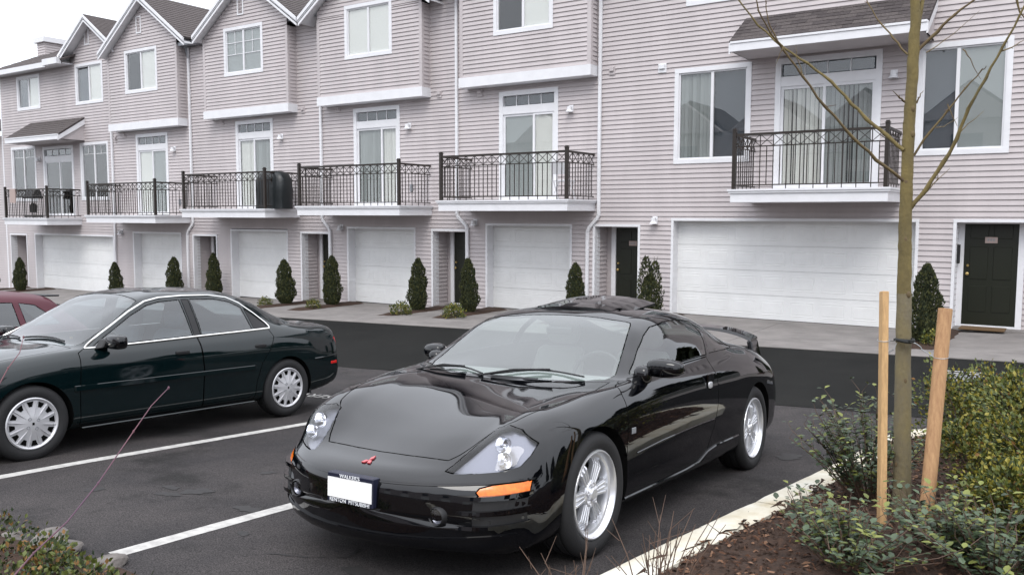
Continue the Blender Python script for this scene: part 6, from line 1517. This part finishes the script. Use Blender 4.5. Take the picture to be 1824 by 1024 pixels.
c = Vector(T_tie[0]); te = empty('tree_tie', c, 'black rubber strap round the tree trunk with wires to both stakes', 'tree tie')
m = MB(); m.tube([c+Vector((.046*math.cos(a), .046*math.sin(a), .004*math.sin(2*a))) for a in [2*math.pi*i/16 for i in range(17)]], .009, 8, cap=False); m.tube([c+Vector((-.05, -.02, .003)), c+Vector((.055, -.045, .006))], .007, 6); m.build('strap', 'strap', te, smooth=True)
sl = Vector(T_stakeL[0]).lerp(Vector(T_stakeL[1]), .80); sr = Vector(T_stakeR[0]).lerp(Vector(T_stakeR[1]), .79)
m = MB(); m.tube([c+Vector((-.04, -.03, 0)), (c+sl)/2+Vector((0, 0, -.006)), sl+Vector((.03, 0, 0))], .0022, 5); m.tube([c+Vector((-.03, -.04, -.01)), (c+sl)/2+Vector((0, 0, -.05)), sl+Vector((.02, -.01, -.07))], .0022, 5); m.build('wire', 'wire', te)
m = MB(); m.tube([c+Vector((.03, -.04, 0))]+[Vector(p) for p in T_wireR[1:4]]+[sr+Vector((-.034, -.01, .0))], .0024, 5); m.build('wire', 'wire', te)
for s_, r_ in ((sl, .031), (sr, .0375)):
    m = MB(); m.tube([s_+Vector((r_*math.cos(a), r_*math.sin(a), .004*math.sin(a))) for a in [2*math.pi*i/14 for i in range(15)]], .0018, 5, cap=False); m.build('wire_loop', 'wire', te)

# --- yellow-green shrubs right of the tree
def bush(seed, x, y, r, h, n, size, mats, lb, name='evergreen_shrub', cat='shrub', group=None, base=.0, stems=9):
    rr = random.Random(seed); z = bedz(x, y); e = empty(name, (x, y, z), lb, cat, group); m = MB()
    lobes = [(rr.uniform(-.55, .55)*r, rr.uniform(-.55, .55)*r, rr.uniform(.45, .75)*h, rr.uniform(.35, .55)) for _ in range(11)]+[(0, 0, .35*h, .85)]+[(rr.uniform(-.6, .6)*r, rr.uniform(-.6, .6)*r, rr.uniform(.12, .3)*h, .45) for _ in range(6)]
    tw = MB(); ends = []
    for k in range(stems*6):
        lx, ly, lz, lr = rr.choice(lobes); a = rr.uniform(0, 6.28); t = Vector((lx+lr*r*.9*math.cos(a), ly+lr*r*.9*math.sin(a), lz+rr.uniform(.1, .5)*h*lr*1.6)); t.z = min(t.z, h*1.08); t = t*1.0
        tw.tube([(x+t.x*.15, y+t.y*.15, z), (x+t.x*.6, y+t.y*.6, z+t.z*.55), (x+t.x, y+t.y, z+t.z)], [.006, .004, .0015], 4); ends.append(t)
    def pos():
        if rr.random() < .42:
            t = rr.choice(ends); f = rr.uniform(.55, 1.03); q = Vector((t.x*f, t.y*f, t.z*(f**.8)))+Vector((rr.gauss(0, .018), rr.gauss(0, .018), rr.gauss(0, .015))); return (x+q.x, y+q.y, z+q.z), (t.x, t.y, t.z)
        lx, ly, lz, lr = rr.choice(lobes); a = rr.uniform(0, 6.283); u = rr.uniform(-.75, 1); s = math.sqrt(1-u*u); q = lr*rr.uniform(.65, 1.02)
        p = Vector((lx+r*q*s*math.cos(a), ly+r*q*s*math.sin(a), max(.02, lz+h*q*u*.62))); return (x+p.x, y+p.y, z+p.z), (s*math.cos(a), s*math.sin(a), u)
    leafcloud(m, rr, n, pos, size, mats, 1.55, .35)
    m.build('foliage', [a for a, _ in mats], e); tw.build('stems', 'twig', e); return e
YG = [('leaf_y', 4), ('leaf_g', 6), ('leaf_d', 3), ('leaf_o', .3)]
bush(21, .0, -11.2, .72, .66, 15000, .019, YG, 'yellow-green small-leaved shrub directly behind the two stakes', group='yellow-green shrubs')
bush(22, .9, -11.45, .85, .66, 15000, .019, YG, 'yellow-green small-leaved shrub at the right edge of the photo', group='yellow-green shrubs')
bush(23, .15, -12.0, .62, .60, 16000, .017, YG, 'lower yellow-green shrub in front, right of the round stake', group='yellow-green shrubs')
bush(26, -.55, -10.7, .45, .62, 6000, .018, YG, 'small yellow-green shrub seen between stakes and trunk near the kerb end', group='yellow-green shrubs')
bush(27, -.36, -11.85, .42, .46, 9000, .017, YG, 'yellow-green shrub tucked close behind the trunk and round stake', group='yellow-green shrubs')
bush(28, -.02, -12.62, .44, .44, 13000, .016, YG, 'yellow-green shrub filling the right edge below the others', group='yellow-green shrubs')
bush(29, .95, -12.5, .5, .55, 7000, .016, YG, 'yellow-green shrub mostly outside the right edge of the photo', group='yellow-green shrubs')

# --- leafy blue-green shrubs round the tree foot
def leafy(seed, x, y, r, h, ns, lb, size=.024, spread=1.0, group='blue-green broad-leaved shrubs', lean=(0, 0)):
    rr = random.Random(seed); z = bedz(x, y); e = empty('broadleaf_shrub', (x, y, z), lb, 'shrub', group); st = MB(); lf = MB(); mats = ['leaf_blue', 'leaf_blue_d', 'leaf_lime', 'leaf_g']
    for k in range(ns):
        a = rr.uniform(0, 6.283); q = rr.random()**.6*r; H_ = h*rr.uniform(.45, 1.0)*(1-.35*(q/r)**2); top = Vector((x+q*math.cos(a)*spread+lean[0]*H_, y+q*math.sin(a)*spread+lean[1]*H_, z+H_)); b0 = Vector((x+.25*q*math.cos(a), y+.25*q*math.sin(a), z-.02)); md = b0.lerp(top, .55)+Vector((0, 0, .10*H_))
        P = [b0, md, top, top+Vector((rr.gauss(0, .03), rr.gauss(0, .03), .05))]
        st.tube(P, [.0045, .003, .0018, .001], 4)
        n = int(H_/.028)+3
        for i in range(n):
            f = .22+.78*i/n; p = (P[0].lerp(P[1], f*2) if f < .5 else P[1].lerp(P[2], (f-.5)*2)) if i < n-1 else P[3]
            for w in (0, 1):
                a2 = i*2.4+w*3.14+rr.uniform(-.4, .4); d = Vector((math.cos(a2), math.sin(a2), rr.uniform(-.1, .8))).normalized(); s = size*rr.uniform(.6, 1.25); sd = d.cross(Vector((0, 0, 1))).normalized(); up_ = sd.cross(d)
                c0 = p+d*s*.25; L_ = s*1.75; W_ = s*.55; dr = Vector((0, 0, -s*.15))
                lf.add([c0, c0+d*L_*.35+sd*W_+up_*W_*.25, c0+d*L_*.75+sd*W_*.75+up_*W_*.15+dr*.5, c0+d*L_+dr, c0+d*L_*.75-sd*W_*.75+up_*W_*.15+dr*.5, c0+d*L_*.35-sd*W_+up_*W_*.25, c0+d*L_*.5+dr*.2],
                       [(0, 1, 6), (1, 2, 6), (2, 3, 6), (3, 4, 6), (4, 5, 6), (5, 0, 6)], rr.choices(range(4), [5, 4, 1.2 if f < .9 else 5, 1.5])[0])
    lf.build('leaves', mats, e); st.build('stems', 'twig', e)
leafy(31, -.98, -12.2, .46, .64, 60, 'open broad-leaved shrub reaching over the kerb left of the slim stake', size=.022, lean=(-.15, 0))
leafy(32, -1.0, -13.25, .32, .20, 26, 'low broad-leaved shrub hiding the foot of the young tree', size=.022)
leafy(33, -.46, -13.1, .36, .30, 46, 'low broad-leaved shrub right of the round stake foot', size=.022)
leafy(34, -.80, -13.60, .38, .26, 52, 'broad-leaved shrub nearest the camera at the bottom right', size=.022)
leafy(35, -.25, -13.35, .42, .32, 60, 'broad-leaved shrub in the bottom right corner', size=.022)
leafy(36, -1.18, -12.85, .16, .16, 8, 'tiny broad-leaved seedling alone on the bark mulch', size=.020)
# --- bare twigs, bottom centre right
def bare(seed, x, y, n, h, lb, r=.22):
    rr = random.Random(seed); z = bedz(x, y)-.03; e = empty('bare_shrub', (x, y, z), lb, 'shrub', 'leafless twiggy shrubs')
    for k in range(n):
        a = rr.uniform(0, 6.28); q = rr.uniform(.15, 1)*r; H_ = h*rr.uniform(.55, 1); P = [Vector((x+q*.5*math.cos(a), y+q*.5*math.sin(a), z)), Vector((x+q*.8*math.cos(a), y+q*.8*math.sin(a), z+H_*.5)), Vector((x+q*1.3*math.cos(a)+rr.gauss(0, .02), y+q*1.3*math.sin(a), z+H_))]
        m = MB(); m.tube(P, [.0034, .0026, .0012], 5)
        for j in range(rr.randint(1, 3)):
            f = rr.uniform(.3, .9); p = P[0].lerp(P[2], f); m.tube([p, p+Vector((rr.gauss(0, .05), rr.gauss(0, .05), rr.uniform(.04, .12)))], [.0018, .0008], 4)
        m.build('stem', 'twig', e)
bare(41, -1.42, -14.28, 20, .38, 'leafless twiggy shrub at the bottom edge in front of the kerb', r=.24)
bare(42, -1.68, -14.5, 9, .30, 'sparser leafless shrub at the bottom edge just left, against the asphalt', r=.2)
# --- groundcover and rocks, bottom left
def cover():
    rr = random.Random(51); m = MB(); mats = [('leaf_g', 5), ('leaf_d', 5), ('leaf_o', 2.2), ('leaf_blue_d', 1.5)]
    for c in range(230):
        x = rr.uniform(-8.5, -3.2); y = rr.uniform(-16.6, -15.22)
        if x > -4.0: y = min(y, -15.32-.25*(x+4.0)*.6)
        z = G(x, y)+.03; r = rr.uniform(.10, .2); h = rr.uniform(.07, .17)
        def pos():
            a = rr.uniform(0, 6.283); u = rr.random(); s = math.sqrt(1-u*u); q = rr.uniform(.5, 1); return (x+r*q*s*math.cos(a), y+r*q*s*math.sin(a), z+h*q*u), (s*math.cos(a), s*math.sin(a), u)
        leafcloud(m, rr, 85, pos, .019, mats, 1.5, .4)
    o = m.build('groundcover', [a for a, _ in mats]); tag(o, 'low russet and green groundcover at the bottom left edge', 'groundcover', kind='stuff')
cover()
def rock(x, y, r, seed, lb, h=.38):
    rr = random.Random(seed); bm = bmesh.new(); bmesh.ops.create_icosphere(bm, subdivisions=3, radius=1)
    offs = [(Vector((rr.gauss(0, 1), rr.gauss(0, 1), rr.gauss(0, 1))).normalized(), rr.uniform(.70, .98)) for _ in range(12)]
    for v in bm.verts:
        p = v.co.copy()
        for n, d in offs:
            k = p.dot(n)
            if k > d: p -= n*(k-d)
        v.co = Vector((p.x*r, p.y*r*.7, p.z*r*h))
    me = bpy.data.meshes.new('rock'); bm.to_mesh(me); bm.free(); me.materials.append(MATS['rock']); o = bpy.data.objects.new('rock', me); COL.objects.link(o); o.location = (x, y, G(x, y)+.02); o.rotation_euler = (0, 0, rr.uniform(0, 3)); tag(o, lb, 'rock', 'edging rocks')
rock(-4.62, -15.12, .17, 1, 'largest pale flat edging rock at the bottom left'); rock(-4.42, -15.16, .12, 2, 'small edging rock just right of the largest one', .4); rock(-4.02, -15.14, .11, 3, 'grey edging rock at the near end of the white stall line', .35); rock(-5.45, -15.10, .14, 4, 'edging rock at the very left edge of the photo')
rock(-4.85, -15.2, .10, 5, 'small edging rock left of the largest one, half hidden by leaves', .4)
# --- out-of-focus pink twigs close to the camera
for pts, lb, r in ((T_twig, 'single bare pinkish twig with buds rising close to the camera at the left', .0013), (T_twig2, 'short bare twig tip at the left edge over the sedan', .0010)):
    q = [Vector(p) for p in pts]; base = q[-1]; low = Vector((base.x-.06, base.y-.1, G(base.x, base.y)))
    e = empty('bare_twig', low, lb, 'twig'); m = MB(); m.tube(q+[base.lerp(low, .5)+Vector((-.01, 0, 0)), low], [r*.5+r*.9*i/(len(q)+1) for i in range(len(q)+2)], 6); s = m.build('stem', 'twig_pink', e, smooth=True)
    m = MB()
    for i in range(0, len(q), 2): ellipsoid(m, q[i], (r*1.5, r*1.5, r*2.2), e=1, n=8, k=5)
    m.build('buds', 'twig_pink', s, smooth=True)
# --- dark trees to the right of the frame (seen in the coupe's door and glass)
def far_tree(x, y, h, r, seed, lb):
    rr = random.Random(seed); z = cg(x, y); e = empty('fir_tree', (x, y, z), lb, 'tree', 'firs right of the frame'); m = MB()
    m.tube([(x, y, z-.2), (x, y, z+h*.95)], [.16, .03], 8); m.build('trunk', 'bark', e); m = MB()
    def pos():
        f = rr.random()**1.4; a = rr.uniform(0, 6.283); q = r*(1-f)*(.75+.25*math.sin(f*40+a*2))*rr.uniform(.5, 1)+.05; return (x+q*math.cos(a), y+q*math.sin(a), z+.8+f*(h-.8)), (math.cos(a), math.sin(a), -.2)
    leafcloud(m, rr, 2600, pos, .30, [('arb_c', 1), ('arb_a', 1)], 2.0, -.1); m.build('crown', ['arb_c', 'arb_a'], e)
for k, (x, y, h, r) in enumerate([(10, 16, 6.2, 3.0), (14.5, 15, 5.6, 3.2), (19, 13, 6.6, 3.2), (24, 9, 6.4, 3.4), (24, 3, 6.8, 3.4), (24, -5, 6.4, 3.4), (24, -13, 7, 3.4), (23, -21, 7, 3.4)]):
    far_tree(x, y, h, r, 60+k, 'dark fir outside the frame to the right, number %s seen only in reflections' % ['one', 'two', 'three', 'four', 'five', 'six', 'seven', 'eight'][k])
